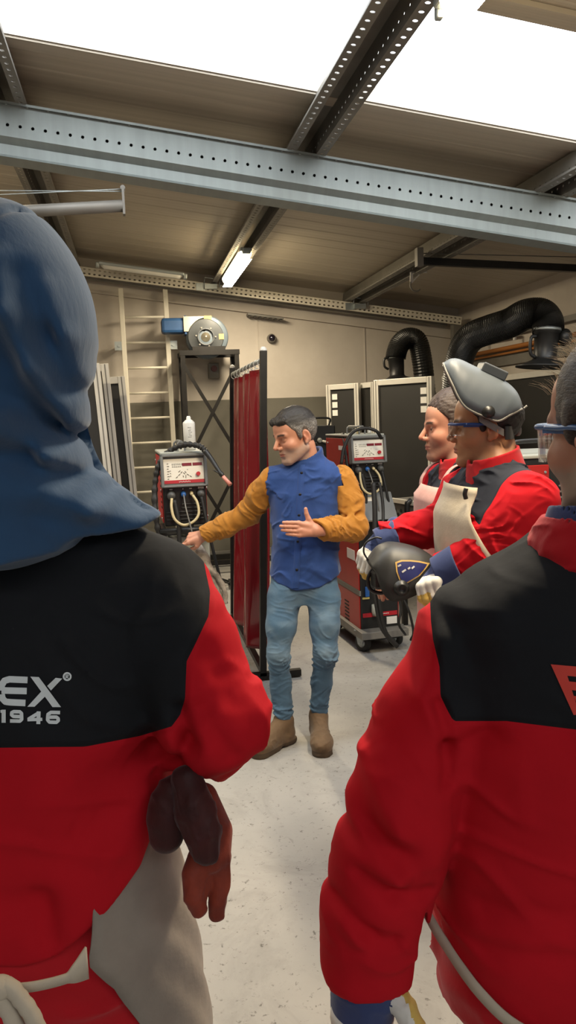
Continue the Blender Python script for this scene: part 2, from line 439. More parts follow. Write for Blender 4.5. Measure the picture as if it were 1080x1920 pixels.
for k, (a, b_) in enumerate(SK):
    g = B().grid([[(x, y, roofz(x, PH + .06)) for y in (a - .03, b_ + .03)] for x in np.linspace(XL - .1, XR + .1, 9)], 0, False)
    o = struct(g.build('window_%d' % (k + 1), M_skylight))  # only the second is a known skylight, the first is added fill
for k, y in enumerate((SK[1][0] - .06, SK[1][1] + .06)):
    g = B().bar((XL, y, roofz(XL, PH - .012)), (XR, y, roofz(XR, PH - .012)), .10, .02)
    struct(g.build('trim_%d' % (k + 1), M_ceil))

# perforated strip: flat strip with one real hole per pitch
def perf(b, o, u, v, L, w, pitch, r, vh=None, mi=0, sq=False, pair=0):
    o = np.array(o, float); u = np.array(u, float); v = np.array(v, float); n = max(1, int(L / pitch)); pt = L / n
    rows = [(0., w)] if not pair else [(0., w / 2), (w / 2, w)]
    for i in range(n):
        for (v0, v1) in rows:
            cu, cv = (i + .5) * pt, (v0 + v1) / 2 if vh is None else vh; vs = []; 
            rect = [(i * pt, v0), (cu, v0), ((i + 1) * pt, v0), ((i + 1) * pt, cv), ((i + 1) * pt, v1), (cu, v1), (i * pt, v1), (i * pt, cv)]
            ang = [-3 * PI / 4 + k * PI / 4 for k in range(8)]
            ru, rv = (r, r) if not sq else (r * 1.25, r * .8)
            inn = [(cu + ru * math.cos(a), cv + rv * math.sin(a)) for a in ang]
            pts = [o + u * a + v * c for a, c in rect + inn]
            b.add(pts, [(k, (k + 1) % 8, 8 + (k + 1) % 8, 8 + k) for k in range(8)], mi)
    return b
ex = np.array([1, 0, -SL]) / math.hypot(1, SL); ey = np.array([0, 1., 0]); ez = np.array([0, 0, 1.]); en = np.array([SL, 0, 1]) / math.hypot(1, SL)
# purlins: open hat channels running along the hall
def purlin(xc, y0, y1, nm):
    b = B(); L = y1 - y0; z = roofz(xc); hw, lip = .055, .05
    at_ = lambda dx, dz: np.array([xc, y0, z]) + ex * dx + en * dz
    perf(b, at_(-hw - lip, 0), ey, ex, L, lip, .062, .0105)
    perf(b, at_(hw, 0), ey, ex, L, lip, .062, .0105)
    perf(b, at_(-hw, 0), ey, en, L, PH - .02, .062, .007, .05)
    perf(b, at_(hw, 0), ey, en, L, PH - .02, .062, .007, .05)
    b.add([at_(-hw, PH - .02), at_(hw, PH - .02), at_(hw, PH - .02) + ey * L, at_(-hw, PH - .02) + ey * L], [(0, 1, 2, 3)])
    for s in (-1, 1):
        p = at_(s * (hw + lip), 0); b.add([p, p + ey * L, p + ey * L + en * .012, p + en * .012], [(0, 1, 2, 3)])
    o = b.build(nm, M_galv_d); solidify(o, .0025); return tag(rebase(o, at_(0, 0) + ey * L / 2))
XP = [-2.02, -.53, 1.0, 2.43]
for k, (x, lab) in enumerate(zip(XP, ('perforated steel purlin over the left wall side', 'dark perforated steel purlin at the far left of the ceiling', 'perforated steel purlin in the middle carrying the lit tube lamps', 'perforated steel purlin on the right side carrying the dark boom'))):
    o = purlin(x, -3.2, 8.74, 'perforated_purlin'); tag(o, lab, 'purlin')
# main beam across the hall
def cross_beam():
    Yf = 4.33; L = (XR - XL - .1) / math.cos(math.atan(SL)); o0 = np.array([XL + .05, Yf, roofz(XL + .05)]); b = B()
    P = lambda a, y, h: o0 + ex * a + ey * y - en * h
    n = 100
    perf(b, P(0, 0, .075), ex, -en, L, .06, .0605, .0085)
    for (y0, h0, y1, h1) in ((0, 0, 0, .075), (0, .135, 0, .16), (0, .16, .045, .185), (.045, .185, .045, .235), (.045, .235, .03, .25), (.03, .25, .18, .25), (.18, .25, .18, 0), (.18, 0, -.022, 0), (-.022, 0, -.022, .012)):
        b.add([P(0, y0, h0), P(L, y0, h0), P(L, y1, h1), P(0, y1, h1)], [(0, 1, 2, 3)])
    for i in range(0, 66):
        c = P(.05 + i * .1, -.011, .014); b.cyl(c, c + en * .006, .006, 8)
    return rebase(b.build('perforated_beam', M_galv_b), P(L / 2, .09, .125))
tag(cross_beam(), 'wide pale galvanised beam with a row of round holes crossing under the roof', 'beam')
# slim slotted angle near the back wall
def slot_rail():
    Yf = 8.42; x0, x1 = -.75, 3.66; L = (x1 - x0) / math.cos(math.atan(SL)); o0 = np.array([x0, Yf, roofz(x0) - .008]); b = B()
    P = lambda a, y, h: o0 + ex * a + ey * y - en * h
    perf(b, P(0, 0, .085), ex, en, L, .085, .05, .011, sq=True, pair=1)
    for (y0, h0, y1, h1) in ((0, 0, .16, 0), (0, .085, .02, .085)): b.add([P(0, y0, h0), P(L, y0, h0), P(L, y1, h1), P(0, y1, h1)], [(0, 1, 2, 3)])
    o = b.build('slotted_rail', M_cream); solidify(o, .003); rebase(o, P(L / 2, 0, .04))
    for a in (1.55, 3.16):
        cl = B(); cl.box(P(a, -.006, .045), (.10, .008, .075)); cl.box(P(a + .1, -.03, .035), (.13, .05, .05))
        cl.tube([P(a + .03, -.03, .01), P(a + .03, -.03, -.05), P(a + .19, -.03, -.05), P(a + .19, -.03, .03)], .006, 6)
        cl.build('clamp', M_galv, o, True)
    dk = B().box(P(L / 2 - .1, .2, .06), (L, .09, .06), Matrix((ex, ey, en)).transposed()); dk.build('rear_channel', M_galv_d, o, True)
    return o
tag(slot_rail(), 'slim cream slotted rail with pairs of square slots above the back wall', 'rail')
# trim along the top of the back wall, corner post, ledges of the right wall
b = B()
b.bar((XL, YB - .012, 3.16 + .068 - SL * XL - .2), (XR, YB - .012, 3.16 + .068 - SL * XR - .2), .024, .12)
b.bar((XL, YB - .03, 3.16 - SL * XL - .19), (XR, YB - .03, 3.16 - SL * XR - .19), .03, .018)
struct(b.build('trim_3', M_wall1))
struct(B().box((3.62, 8.5, 1.32), (.09, .09, 2.64)).build('trim_4', M_galv_d))
struct(B().box((XR - .02, 5.5, 2.12), (.04, 6.4, .11)).box((XR - .035, 5.5, 2.375), (.07, 6.4, .05)).build('trim_5', M_galv_d))
for k, x in enumerate((1.42, 2.65)):
    struct(B().box((x, YB - .004, 2.3), (.012, .008, .9)).build('trim_%d' % (6 + k), M_wall1))

# ---- lamps
def tube_lamp(c, L, along, lit, label, body=M_galv, group=None):
    t = thing('batten_lamp', label, 'lamp', c, 0, group); c = np.array(c, float); a = np.array(along, float); a /= np.linalg.norm(a); R = basis(a, np.cross([0, 0, 1], a))
    B().box(c + np.array([0, 0, .012]), (L, .10, .03), R, 0, .008).build('housing', body, t, True)
    r = .056 if lit else .032; n = 14; g = []; m = 20
    for i in range(m + 1):                                   # rounded diffuser, domed at its ends
        s = -1 + 2 * i / m; e = max(0, abs(s) * L / 2 - (L / 2 - r)) ; k = math.sqrt(max(0, 1 - (e / r) ** 2)) if e > 0 else 1
        g.append([c + a * s * L / 2 * .985 + np.array(R.col[1]) * r * k * math.cos(PI + PI * j / n) + np.array([0, 0, 1.1 * r * k * math.sin(PI + PI * j / n)]) for j in range(n + 1)])
    B().grid(g).build('diffuser', M_lamp if lit else M_white, t, True)
    for s in (-1, 1): B().box(c + a * s * (L / 2 + .012) + np.array([0, 0, -.004]), (.035, .07, .05), R, 0, .008).build('end_cap', body, t, True)
    if lit:
        ld = bpy.data.lights.new('tube_light', 'AREA'); ld.shape = 'RECTANGLE'; ld.size = .09; ld.size_y = L; ld.energy = LAMP_WATT; ld.color = (1, .85, .62); ld.spread = PI
        lo = bpy.data.objects.new('tube_light', ld); COL.objects.link(lo)
        x_ = np.cross(a, [0, 0, 1.]); lo.matrix_world = Matrix(((x_[0], a[0], 0, c[0]), (x_[1], a[1], 0, c[1]), (0, 0, 1, c[2] - .068), (0, 0, 0, 1)))
        lo.parent = t; lo.matrix_parent_inverse = Matrix.Translation(-Vector([float(v) for v in c])); lo.visible_camera = True
    return t
tube_lamp((1.0, 7.3, roofz(1.0) - .03), 1.35, (0, 1, 0), True, 'lit tube lamp under the middle purlin above the back of the hall')
tube_lamp((1.13, 2.05, roofz(1.13) - .03), 1.3, (0, 1, 0), True, 'bright tube lamp cut by the top edge of the photo beside the skylight')
tube_lamp((-1.24, 4.95, roofz(-1.24) - .035), 1.25, (1, 0, -SL), True, 'lit tube lamp at the far left below the wide beam')
tube_lamp(onY(266, 507, 8.05), .82, (1, 0, -SL), False, 'unlit white tube lamp lying above the slotted rail at left')

# ---- swing booms, hook, camera, cable tray
t = thing('swing_boom', 'grey round boom with two guy wires below the left purlin', 'boom', (-.5, 4.25, 2.74))
e = at(232, 386, 4.0); w = at(-60, 402, 4.0)
B().cyl(w, e, .030, 16).build('tube', M_galv_d, t, True)
B().box(e + np.array([0, 0, .02]), (.012, .05, .13)).cyl(e + np.array([0, -.02, .085]), e + np.array([0, .03, .085]), .012).build('end_plate', M_galv_d, t, True)
for dz, dx in ((0, 0), (.012, .0)):
    B().cyl(at(-60, 357 + 900 * dz, 4.0), e + np.array([0, dx, .07 + dz]), .003, 6).build('guy_wire', M_galv, t, True)
t = thing('swing_boom', 'dark thin boom reaching right from the right purlin', 'boom', onY(790, 480, 6.0))
e0, e1 = onY(786, 485, 6.0), onY(1090, 504, 5.9); e0[2] -= .02
B().bar(e0, e1, .05, .055).build('tube', M_blackmetal, t, True)
B().box(e0 + np.array([0, 0, .03]), (.05, .06, .14)).build('end_plate', M_galv_d, t, True)
B().cyl(e0 + np.array([0, 0, .06]), onY(1085, 482, 5.9), .004, 6).build('guy_wire', M_galv_d, t, True)
c = onY(772, 515, 6.72)
t = thing('hook_bracket', 'small white bracket with a hook hanging under the right boom', 'hook', c)
B().bar(np.array([c[0], c[1], roofz(c[0]) + .01]), c + np.array([-.005, 0, -.06]), .025, .012).bar(c + np.array([0, 0, .02]), c + np.array([.14, 0, .02]), .012, .012).bar(c + np.array([-.005, 0, -.07]), c + np.array([.08, 0, .01]), .01, .01).build('arm', M_white, t, True)
B().tube(crom([c + np.array(q) for q in ((-.01, 0, -.06), (-.015, 0, -.1), (.01, 0, -.135), (.05, 0, -.14), (.075, 0, -.125))], 5), .006, 8).build('hook', M_galv_d, t, True)
c = onY(510, 634, 8.76)
t = thing('dome_camera', 'small round dome camera on the cream back wall', 'camera', c)
B().lathe(c + np.array([0, .05, 0]), (0, -1, 0), [(0, .0), (0, .05), (.03, .05), (.045, .04)]).build('mount', M_galv_d, t, True)
B().sphere(c + np.array([0, .0, 0]), .043).build('dome', mat('dome_glass', '#1b1420', .06, 0, None, None, coat=1.), t, True)
t = thing('wall_grille', 'dark flat grille fixed under the trim of the back wall', 'grille', onY(497, 594, 8.76))
c = onY(497, 594, 8.72); B().box(c, (.40, .12, .02), Matrix((ex, ey, en)).transposed()).build('plate', M_galv_d, t, True)
for i in range(7): B().box(c + ex * (-.17 + i * .057) - en * .012, (.02, .11, .012), Matrix((ex, ey, en)).transposed()).build('slat', M_blackmetal, t, True)

# ---- fixed ladder
t = thing('wall_ladder', 'cream steel ladder fixed to the back wall', 'ladder', (.19, 8.62, 0))
yl = 8.60
for k, x in enumerate((-.04, .42)): B().box((x, yl, 1.66), (.05, .035, 2.72), None, 0, .006).build('rail', M_cream, t, True)
for i in range(9): B().cyl((-.03, yl, .62 + i * .263), (.41, yl, .62 + i * .263), .0125, 12).build('rung', M_cream, t, True)
for x in (-.09, .47):
    for z in (2.43, 1.02): 
        B().box((x, (yl + YB) / 2 + .02, z), (.035, YB - yl - .04, .03)).box((x, yl - .01, z), (.09, .012, .09)).cyl((x, yl - .015, z), (x, yl - .03, z), .014, 8).build('wall_bracket', M_galv if z > 2 else M_cream, t, True)

# ---- extraction blower on its stand
t = thing('extraction_blower', 'grey centrifugal blower with blue motor on top of the black truss stand', 'blower', (.8, 8.42, 2.33))
M_blow = mat('blower_paint', '#66717a', .4, .2, (12, .1), (60, .04, .002)); M_motor = mat('blue_motor', '#274c78', .4, .1, (14, .12), (60, .04, .002)); M_bare = mat('bare_metal_sheet', '#b9b09a', .33, .8, (8, .1), (60, .04, .002))
c = onY(384, 634, 8.42); R_ = .175
B().lathe(c + np.array([.02, .10, 0]), (0, -1, 0), [(0, 0), (0, .20), (.01, .215), (.20, .215), (.21, .20), (.21, 0)], 40).build('volute_casing', M_blow, t, True)
B().lathe(c + np.array([0, -.105, 0]), (0, -1, 0), [(0, .185), (.012, .185), (.02, .175), (.02, .09), (.035, .088), (.035, .075), (.0, .075)], 40).build('inlet_plate', mat('inlet_grey', '#55585a', .5, .1, (12, .1), (60, .04, .002)), t, True)
B().lathe(c + np.array([0, -.09, 0]), (0, -1, 0), [(0, .076), (.004, .07), (.006, .0)], 24).build('inlet_opening', M_dark, t, True)
B().lathe(c + np.array([.0, -.10, 0]), (0, -1, 0), [(0, .05), (.015, .048), (.02, .02), (.035, .018), (.04, 0)], 24).build('hub', M_bare, t, True)
for i in range(6): B().cyl(c + np.array([.1 * math.cos(i), -.124, .1 * math.sin(i)]), c + np.array([.1 * math.cos(i), -.135, .1 * math.sin(i)]), .009, 8).build('bolt', M_galv_d, t, True)
B().box(c + np.array([-.10, -.0, .135]), (.24, .2, .15), None, 0, .008).prism([(-.22, .21), (-.02, .21), (.06, .2), (.0, .06), (-.22, .06)], -.11, .1, Matrix(((1, 0, 0), (0, 0, 1), (0, 1, 0))), c, 0).build('outlet_duct', M_bare, t, True)
mc = onY(312, 612, 8.42); B().box(mc + np.array([.07, 0, 0]), (.25, .17, .155), None, 0, .03).box(mc + np.array([.19, 0, 0]), (.02, .2, .19), None, 0, .004).build('motor', M_motor, t, True)
B().box(c + np.array([.16, -.128, .0]), (.05, .004, .055)).build('rating_plate', mat('yellow_label', '#c9b060', .5), t, True)
B().box(c + np.array([.03, -.113, .192]), (.08, .004, .045)).build('warning_label', MATS['yellow_label'], t, True)
# stand
t = thing('truss_stand', 'tall black truss stand of angle bars carrying the blower', 'stand', (.8, 8.42, 0))
x0, x1, y0_, y1_, zt = .545, 1.10, 8.26, 8.62, 2.315
for x in (x0, x1):
    for y in (y0_, y1_): B().bar((x, y, 0), (x, y, zt), .045, .045).build('post', M_blackmetal, t, True)
for z in (zt, .12):
    for y in (y0_, y1_): B().bar((x0 - .03, y, z), (x1 + .03, y, z), .05, .05).build('cross_rail', M_blackmetal, t, True)
    for x in (x0, x1): B().bar((x, y0_, z), (x, y1_, z), .045, .05).build('side_rail', M_blackmetal, t, True)
for z0, z1 in ((2.2, 1.2), (1.2, .2)):
    for a_, b_ in ((x0, x1), (x1, x0)): B().bar((a_, y0_ - .01 - (.012 if a_ > b_ else 0), z0), (b_, y0_ - .01 - (.012 if a_ > b_ else 0), z1), .035, .012, (0, 1, 0)).build('brace', M_blackmetal, t, True)
B().box((.82, 8.42, 2.36), (.34, .28, .04)).build('blower_foot', M_blackmetal, t, True)
c = onY(401, 695, 8.76); t = thing('isolator_switch', 'grey wall box with red knob on the back wall under the blower', 'switch', c)
B().box(c + np.array([0, .02, 0]), (.12, .08, .17), None, 0, .01).build('box', M_galv_d, t, True)
B().cyl(c + np.array([0, -.02, .02]), c + np.array([0, -.055, .02]), .032, 16).build('knob', mat('switch_red', '#5d231d', .4), t, True)

# ---- black framed screens leaning at the left
def screen(a, b_, z0, z1, name, label, cat, mats=(None, None), inner=True, group=None, fw=.045, kids=None, ez0=0.):
    a = np.array([a[0], a[1], 0.]); b_ = np.array([b_[0], b_[1], 0.]); u = b_ - a; L = np.linalg.norm(u); u /= L; nrm = np.array([-u[1], u[0], 0]); R = basis(u, nrm)
    c = (a + b_) / 2; t = thing(name, label, cat, (c[0], c[1], z0 - ez0), 0, group)
    B().box(c + ez * ((z0 + z1) / 2), (L - fw, .012, z1 - z0 - fw), R).build('panel', M_board, t, True)
    for p in (a + u * fw / 2, b_ - u * fw / 2): B().box(p + ez * ((z0 + z1) / 2), (fw, fw, z1 - z0), R, 0, .004).box(p + ez * ((z0 + z1) / 2) - nrm * (fw / 2 + .0005), (.009, .002, z1 - z0 - .01), R, 1).box(p + ez * ((z0 + z1) / 2) + nrm * (fw / 2 + .0005), (.009, .002, z1 - z0 - .01), R, 1).build('upright', [M_alu, M_galv_d], t, True)
    for z in (z0 + fw / 2, z1 - fw / 2): B().box(c + ez * z, (L - 2 * fw, fw, fw), R, 0, .004).build('crossbar', M_alu, t, True)
    return t, R, u, nrm
p = at(180, 700, 6.0); q = at(205, 720, 6.1)
for k_, (xe, yy_, zz_, lab) in enumerate(((at(191, 700, 6.1)[0], 6.02, 2.02, 'black screen with white aluminium edge nearest the blue hood'), (at(206, 700, 6.2)[0], 6.20, 2.03, 'black screen with white aluminium edge second from the blue hood'), (at(234, 716, 6.4)[0], 6.50, 1.95, 'black screen with white aluminium frame closest to the wall ladder at left'))):
    s_ = screen((xe + .09 - 1.05, yy_), (xe + .09, yy_), 0.0, zz_, 'booth_screen', lab, 'screen', fw=.055)[0]; s_.rotation_euler = (0, -.045, 0); s_.location.z += .025
# ------------------------------------------------------------------ people: shared sculpting
def skin_mat():
    q = N('skin'); a = q.attr('tint'); n = q.noise(55, 4); q.base(q.mix(q.math('MULTIPLY', n, .18), a.outputs['Color'], lin('#8a4a38')))
    q.bump(q.noise(420, 2), .12, .001); q.set(rough=.48, spec=.4); q.b.inputs['Subsurface Weight'].default_value = .0; return q.m
def hair_mat(name, c0, c1, fine=260., grey=None):
    q = N(name); v = q.mapped((1, .35, 1)); n = q.noise(fine, 4, .7, v); m = q.noise(26, 3)
    q.base(q.mix(q.math('MULTIPLY', m, .8), q.ramp(n, [(.35, lin(c0)), (.68, lin(c1))]), lin(c0)))
    if grey: q.base(q.mix(q.math('MULTIPLY', q.attr('grey').outputs['Fac'], q.ramp(n, [(.38, (0, 0, 0)), (.6, (1, 1, 1))])), q.b.inputs['Base Color'].links[0].from_socket, lin(grey)))
    q.bump(n, .55, .003); q.set(rough=.5, spec=.35); return q.m
def cloth_mat(name, col, rough=.8, weave=900., wv=.12, var=.07, big=9., sheen=.15, wrink=.25):
    q = N(name); c = lin(col); n = q.noise(big, 4, .6)
    q.base(q.ramp(n, [(.28, shade(c, 1 - var)), (.72, shade(c, 1 + var))]))
    q.bump(q.noise(weave, 2), wv, .0006); q.bump(q.noise(1, 4, .6, q.mapped((30, 30, 13))), wrink, .006); q.set(rough=rough, spec=.22, sheen=sheen); return q.m
def workwear_mat(name, colA, colB, attr='yoke'):     # two cloths sewn together along the seam where the attribute changes sign
    q = N(name); a, b_ = lin(colA), lin(colB); n = q.noise(7, 4, .6); s = q.attr(attr).outputs['Fac']
    A = q.ramp(n, [(.28, shade(a, .93)), (.72, shade(a, 1.06))]); Bc = q.ramp(n, [(.28, shade(b_, .9)), (.72, shade(b_, 1.1))])
    lint = q.ramp(q.noise(140, 2), [(.76, (0, 0, 0)), (.79, (1, 1, 1))]); Bc = q.mix(q.math('MULTIPLY', lint, .05), Bc, lin('#a0a0a0'))
    q.base(q.mix(q.math('LESS_THAN', s, 0.), A, Bc))
    seam = q.math('SMOOTH_MIN', q.math('ABSOLUTE', s), .006, .003)
    q.bump(seam, .5, 1.); q.bump(q.noise(900, 2), .12, .0006); q.bump(q.noise(1, 3, .55, q.mapped((22, 22, 10))), .22, .006); q.set(rough=.85, spec=.15); return q.m
def leather_mat(name, c0, c1, big=9., rough=.75, fine=160., st=.3):
    q = N(name); n = q.noise(big, 6, .65); m = q.noise(3.1, 4, .6, dist=.6)
    q.base(q.mix(q.math('MULTIPLY', m, .5), q.ramp(n, [(.3, lin(c0)), (.7, lin(c1))]), lin(c0))); q.bump(q.noise(fine, 4), st, .0015); q.bump(q.noise(24, 3), .2, .006); q.set(rough=rough, spec=.25, sheen=.1); return q.m
M_skin = skin_mat()
M_eye = mat('eye_white', '#d8d2ca', .15, 0, None, None); M_iris = mat('eye_iris', '#2a1b12', .1, 0, None, None)

def frame(c, fwd, up=(0, 0, 1), s=1.):         # 4x4: local x = the head's right, y = forward, z = up
    f = Vector(fwd).normalized(); u = Vector(up); r = f.cross(u).normalized(); u = r.cross(f)
    M = np.eye(4); M[:3, 0] = np.array(r) * s; M[:3, 1] = np.array(f) * s; M[:3, 2] = np.array(u) * s; M[:3, 3] = c; return M
def tr(M, p): return (np.asarray(M)[:3, :3] @ np.array(p, float)) + np.asarray(M)[:3, 3]
def loc(M, P): Mi = np.linalg.inv(M); return P @ Mi[:3, :3].T + Mi[:3, 3]

def head_sdf(lid=.0042, jaw=1., nose=1., brow=1.):
    sk = U(el((0, -.013, .034), (.0745, .094, .082)), el((0, .03, -.028), (.062 * jaw, .058, .078)), k=.03)
    sk = U(sk, el((0, .045, .05), (.058, .042, .05)), k=.03)                                               # forehead
    for s in (-1, 1):
        sk = U(sk, rc((s * .052 * jaw, -.008, -.058), (s * .02 * jaw, .066, -.098), .020, .018), k=.028)     # jaw line
        sk = U(sk, el((s * .041, .055, -.028), (.025, .026, .024)), k=.02)                                   # cheek
        sk = U(sk, rc((s * .045, .074, .021), (s * .012, .086, .017), .0085, .009), k=.014)                  # brow
        sk = cut(sk, el((s * .0325, .098, .0015), (.0195, .024, .0125)), k=.014)                              # eye socket
    sk = U(sk, el((0, .073, -.099), (.021, .019, .016)), k=.018)
    sk = U(sk, el((0, .068, -.062), (.031, .026, .026)), k=.018)
    sk = U(sk, rc((0, .086, .012), (0, .090 + .019 * nose, -.027), .0075, .0098), k=.009)
    for s in (-1, 1): sk = U(sk, el((s * .0125, .097, -.033), (.0085, .011, .0085)), k=.006)
    sk = cut(sk, U(*[el((s * .007, .104, -.0425), (.004, .006, .004)) for s in (-1, 1)]), k=.003)
    lips = U(*[rc((s * .0, .0935, -.0585), (s * .022, .084, -.0615), .0052, .003) for s in (-1, 1)], *[rc((0, .0925, -.0705), (s * .021, .083, -.0655), .006, .003) for s in (-1, 1)], k=.002)
    sk = U(sk, lips, k=.005); sk = cut(sk, U(*[rc((0, .1, -.0645), (s * .025, .0865, -.0645), .0012, .001) for s in (-1, 1)]), k=.004)
    sk = cut(sk, U(*[el((s * .0, .098, -.082), (.022, .008, .006)) for s in (1,)]), k=.01)
    for s in (-1, 1):
        sk = U(sk, el((s * .0315, .0695, .001), .0150), k=.004)
        sk = cut(sk, el((s * .0315, .086, -.0005), (.0125, .0098, lid)), k=.0015)
        R = np.array(Matrix.Rotation(s * .35, 3, 'Z') @ Matrix.Rotation(-.15, 3, 'X'))
        ear = cut(el((s * .078, -.016, -.006), (.0085, .0175, .030), R), el((s * .087, -.012, -.003), (.007, .0105, .02), R), k=.004)
        ear = U(ear, el((s * .081, -.004, -.008), (.004, .004, .007)), el((s * .077, -.008, -.032), (.006, .008, .009)), k=.006)
        sk = U(sk, ear, k=.008)
    return sk
def head_tint(P, skin, lips, stub=0., stubc=(.2, .19, .18), browc=(.02, .015, .012), brow_w=.0052, red=(.42, .12, .08)):
    n = len(P); C_ = np.tile(np.array(skin), (n, 1)); x, y, z = np.abs(P[:, 0]), P[:, 1], P[:, 2]
    def blend(m, c): 
        nonlocal C_; m = np.clip(m, 0, 1)[:, None]; C_ = C_ * (1 - m) + np.array(c) * m
    g = lambda cx, cy, cz, sx, sy, sz: np.exp(-((x - cx) / sx) ** 2 - ((y - cy) / sy) ** 2 - ((z - cz) / sz) ** 2)
    blend(.35 * g(.042, .07, -.028, .02, .03, .016) + .35 * g(0, .11, -.03, .014, .016, .012) + .35 * g(.082, -.015, -.006, .01, .03, .035), red)
    if stub:
        st = np.clip((-.035 - z) / .02 + np.clip((.03 - y) / .05, 0, 1) * .9, 0, 1) * (y > -.02) * (z > -.13) * np.clip((.02 - z) / .02, 0, 1)
        st *= 1 - .85 * g(0, .09, -.0645, .024, .03, .009); st = st * (.75 + .5 * vnoise(P.astype(np.float32) / .004))
        blend(np.clip(st * stub * 1.25, 0, .9), stubc)
    lp = np.exp(-((z + .0645) / .0085) ** 4) * np.clip((.024 - x) / .005, 0, 1) * (y > .078); blend(.8 * lp, lips)
    bz = .0235 + .10 * np.minimum(x, .034) - .12 * np.maximum(x - .036, 0) - .0015
    br = np.exp(-((z - bz) / brow_w) ** 4) * np.clip((x - .011) / .005, 0, 1) * np.clip((.056 - x) / .006, 0, 1) * (y > .045); blend(br * (.9 + .2 * vnoise(P.astype(np.float32) / .002)), browc)
    ln = np.exp(-((z - .0045) / .0026) ** 2) * np.clip((.046 - x) / .004, 0, 1) * np.clip((x - .017) / .004, 0, 1) * (y > .07); blend(.6 * ln, (.03, .018, .014))
    return C_
def eyes(M, parent, look=(0, 1, 0)):
    for s in (-1, 1):
        e = np.array((s * .0315, .0695, .0005)); l = np.array(look, float); l /= np.linalg.norm(l); g = B(); sc = np.linalg.norm(np.asarray(M)[:3, 0])
        g.sphere(tr(M, e), .0128 * sc, 16, 12, 0)
        w = np.asarray(M)[:3, :3] @ l / sc; g.lathe(tr(M, e + l * .0105), w, [(0, .0062 * sc), (.0016 * sc, .0055 * sc), (.0026 * sc, .003 * sc), (.0029 * sc, 0)], 14, 1)
        g.build('eye', [M_eye, M_iris], parent, True)
HN = (0, -.645, .764)
def hair_sdf(c=.0089, t=.006, amp=.004, top=.0, seed=1, side=True):
    h = el((0, -.0135, .034 + top * .5), (.0745 + t, .094 + t, .082 + t + top)); n = np.array(HN, np.float32)
    pl = lambda p: (c - p @ n)
    f = isect(h, pl, k=.012)
    if side:
        for s in (-1, 1): f = U(f, isect(el((s * .0735, .012, .016), (.006 + t * .3, .013, .027)), el((s * .07, .012, .015), (.05, .03, .04)), 0), k=.01)
    f = cut(f, U(*[el((s * .086, -.01, -.002), (.014, .021, .034)) for s in (-1, 1)]), k=.006)
    def g(p):
        d = f(p); m = np.abs(d) < .02
        if m.any(): q = p[m]; d = d.copy(); d[m] -= amp * (vnoise(q / np.array([.006, .016, .008], np.float32), seed) - .4) + amp * .8 * (vnoise(q / np.array([.016, .03, .02], np.float32), seed + 3) - .5)
        return d
    return g
def hand_sdf(side=1, curl=((.2, .3, .2),) * 4, thumb=((.024, .026, -.004), (.052, .050, -.010), (.078, .060, -.012), (.100, .064, -.010)), spread=0., fat=1., lens=(.073, .081, .076, .059)):
    """wrist at the origin, fingers along +x, back of the hand +z, thumb towards +y (side=1) or -y"""
    f = U(rc((.0, .012 * side, 0), (.085, .026 * side, .002), .019 * fat, .0135 * fat), rc((.0, -.008 * side, 0), (.085, -.004 * side, .003), .019 * fat, .0135 * fat), rc((.0, -.012 * side, 0), (.080, -.027 * side, .0), .018 * fat, .0125 * fat), rc((.01, .01 * side, -.008), (.05, .028 * side, -.008), .016 * fat, .012 * fat), rc((-.06, 0, 0), (.0, 0, 0), .026, .024), k=.014)
    fi = []
    for i, (y, L) in enumerate(zip((.0305, .0105, -.010, -.0290), lens)):
        p = np.array([.090 - (.006 if i == 3 else 0) + (.004 if i == 1 else 0), y * side, .003]); a = 0.; yaw = spread * (1.5 - i) * side; pts = [p.copy()]
        for k, fr in enumerate((.46, .30, .24)):
            a += curl[i][k]; p = p + L * fr * np.array([math.cos(a) * math.cos(yaw), math.cos(a) * math.sin(yaw), -math.sin(a)]); pts.append(p.copy())
        r0 = (.0098, .0100, .0095, .0083)[i] * fat; fi.append(chain(pts, [r0, r0 * .95, r0 * .87, r0 * .76], k=.003))
    f = U(f, U(*fi, k=.0015), k=.008)
    tp = [np.array(t) * np.array([1, side, 1]) for t in thumb]
    return U(f, chain(tp, [.0155 * fat, .0125 * fat, .0105 * fat, .0085 * fat], k=.003), k=.010)
def hframe(w, fwd, back, s=1.):                # hand placement: wrist, finger direction, direction the back of the hand faces
    x = Vector(fwd).normalized(); z = Vector(back); z = (z - x * z.dot(x)).normalized(); y = z.cross(x)
    M = np.eye(4); M[:3, 0] = np.array(x) * s; M[:3, 1] = np.array(y) * s; M[:3, 2] = np.array(z) * s; M[:3, 3] = w; return M
CAMR = np.array(_r0); CAMF = np.array([math.sin(YAW), math.cos(YAW), 0.])    # sideways and into the hall, as the onlookers stand
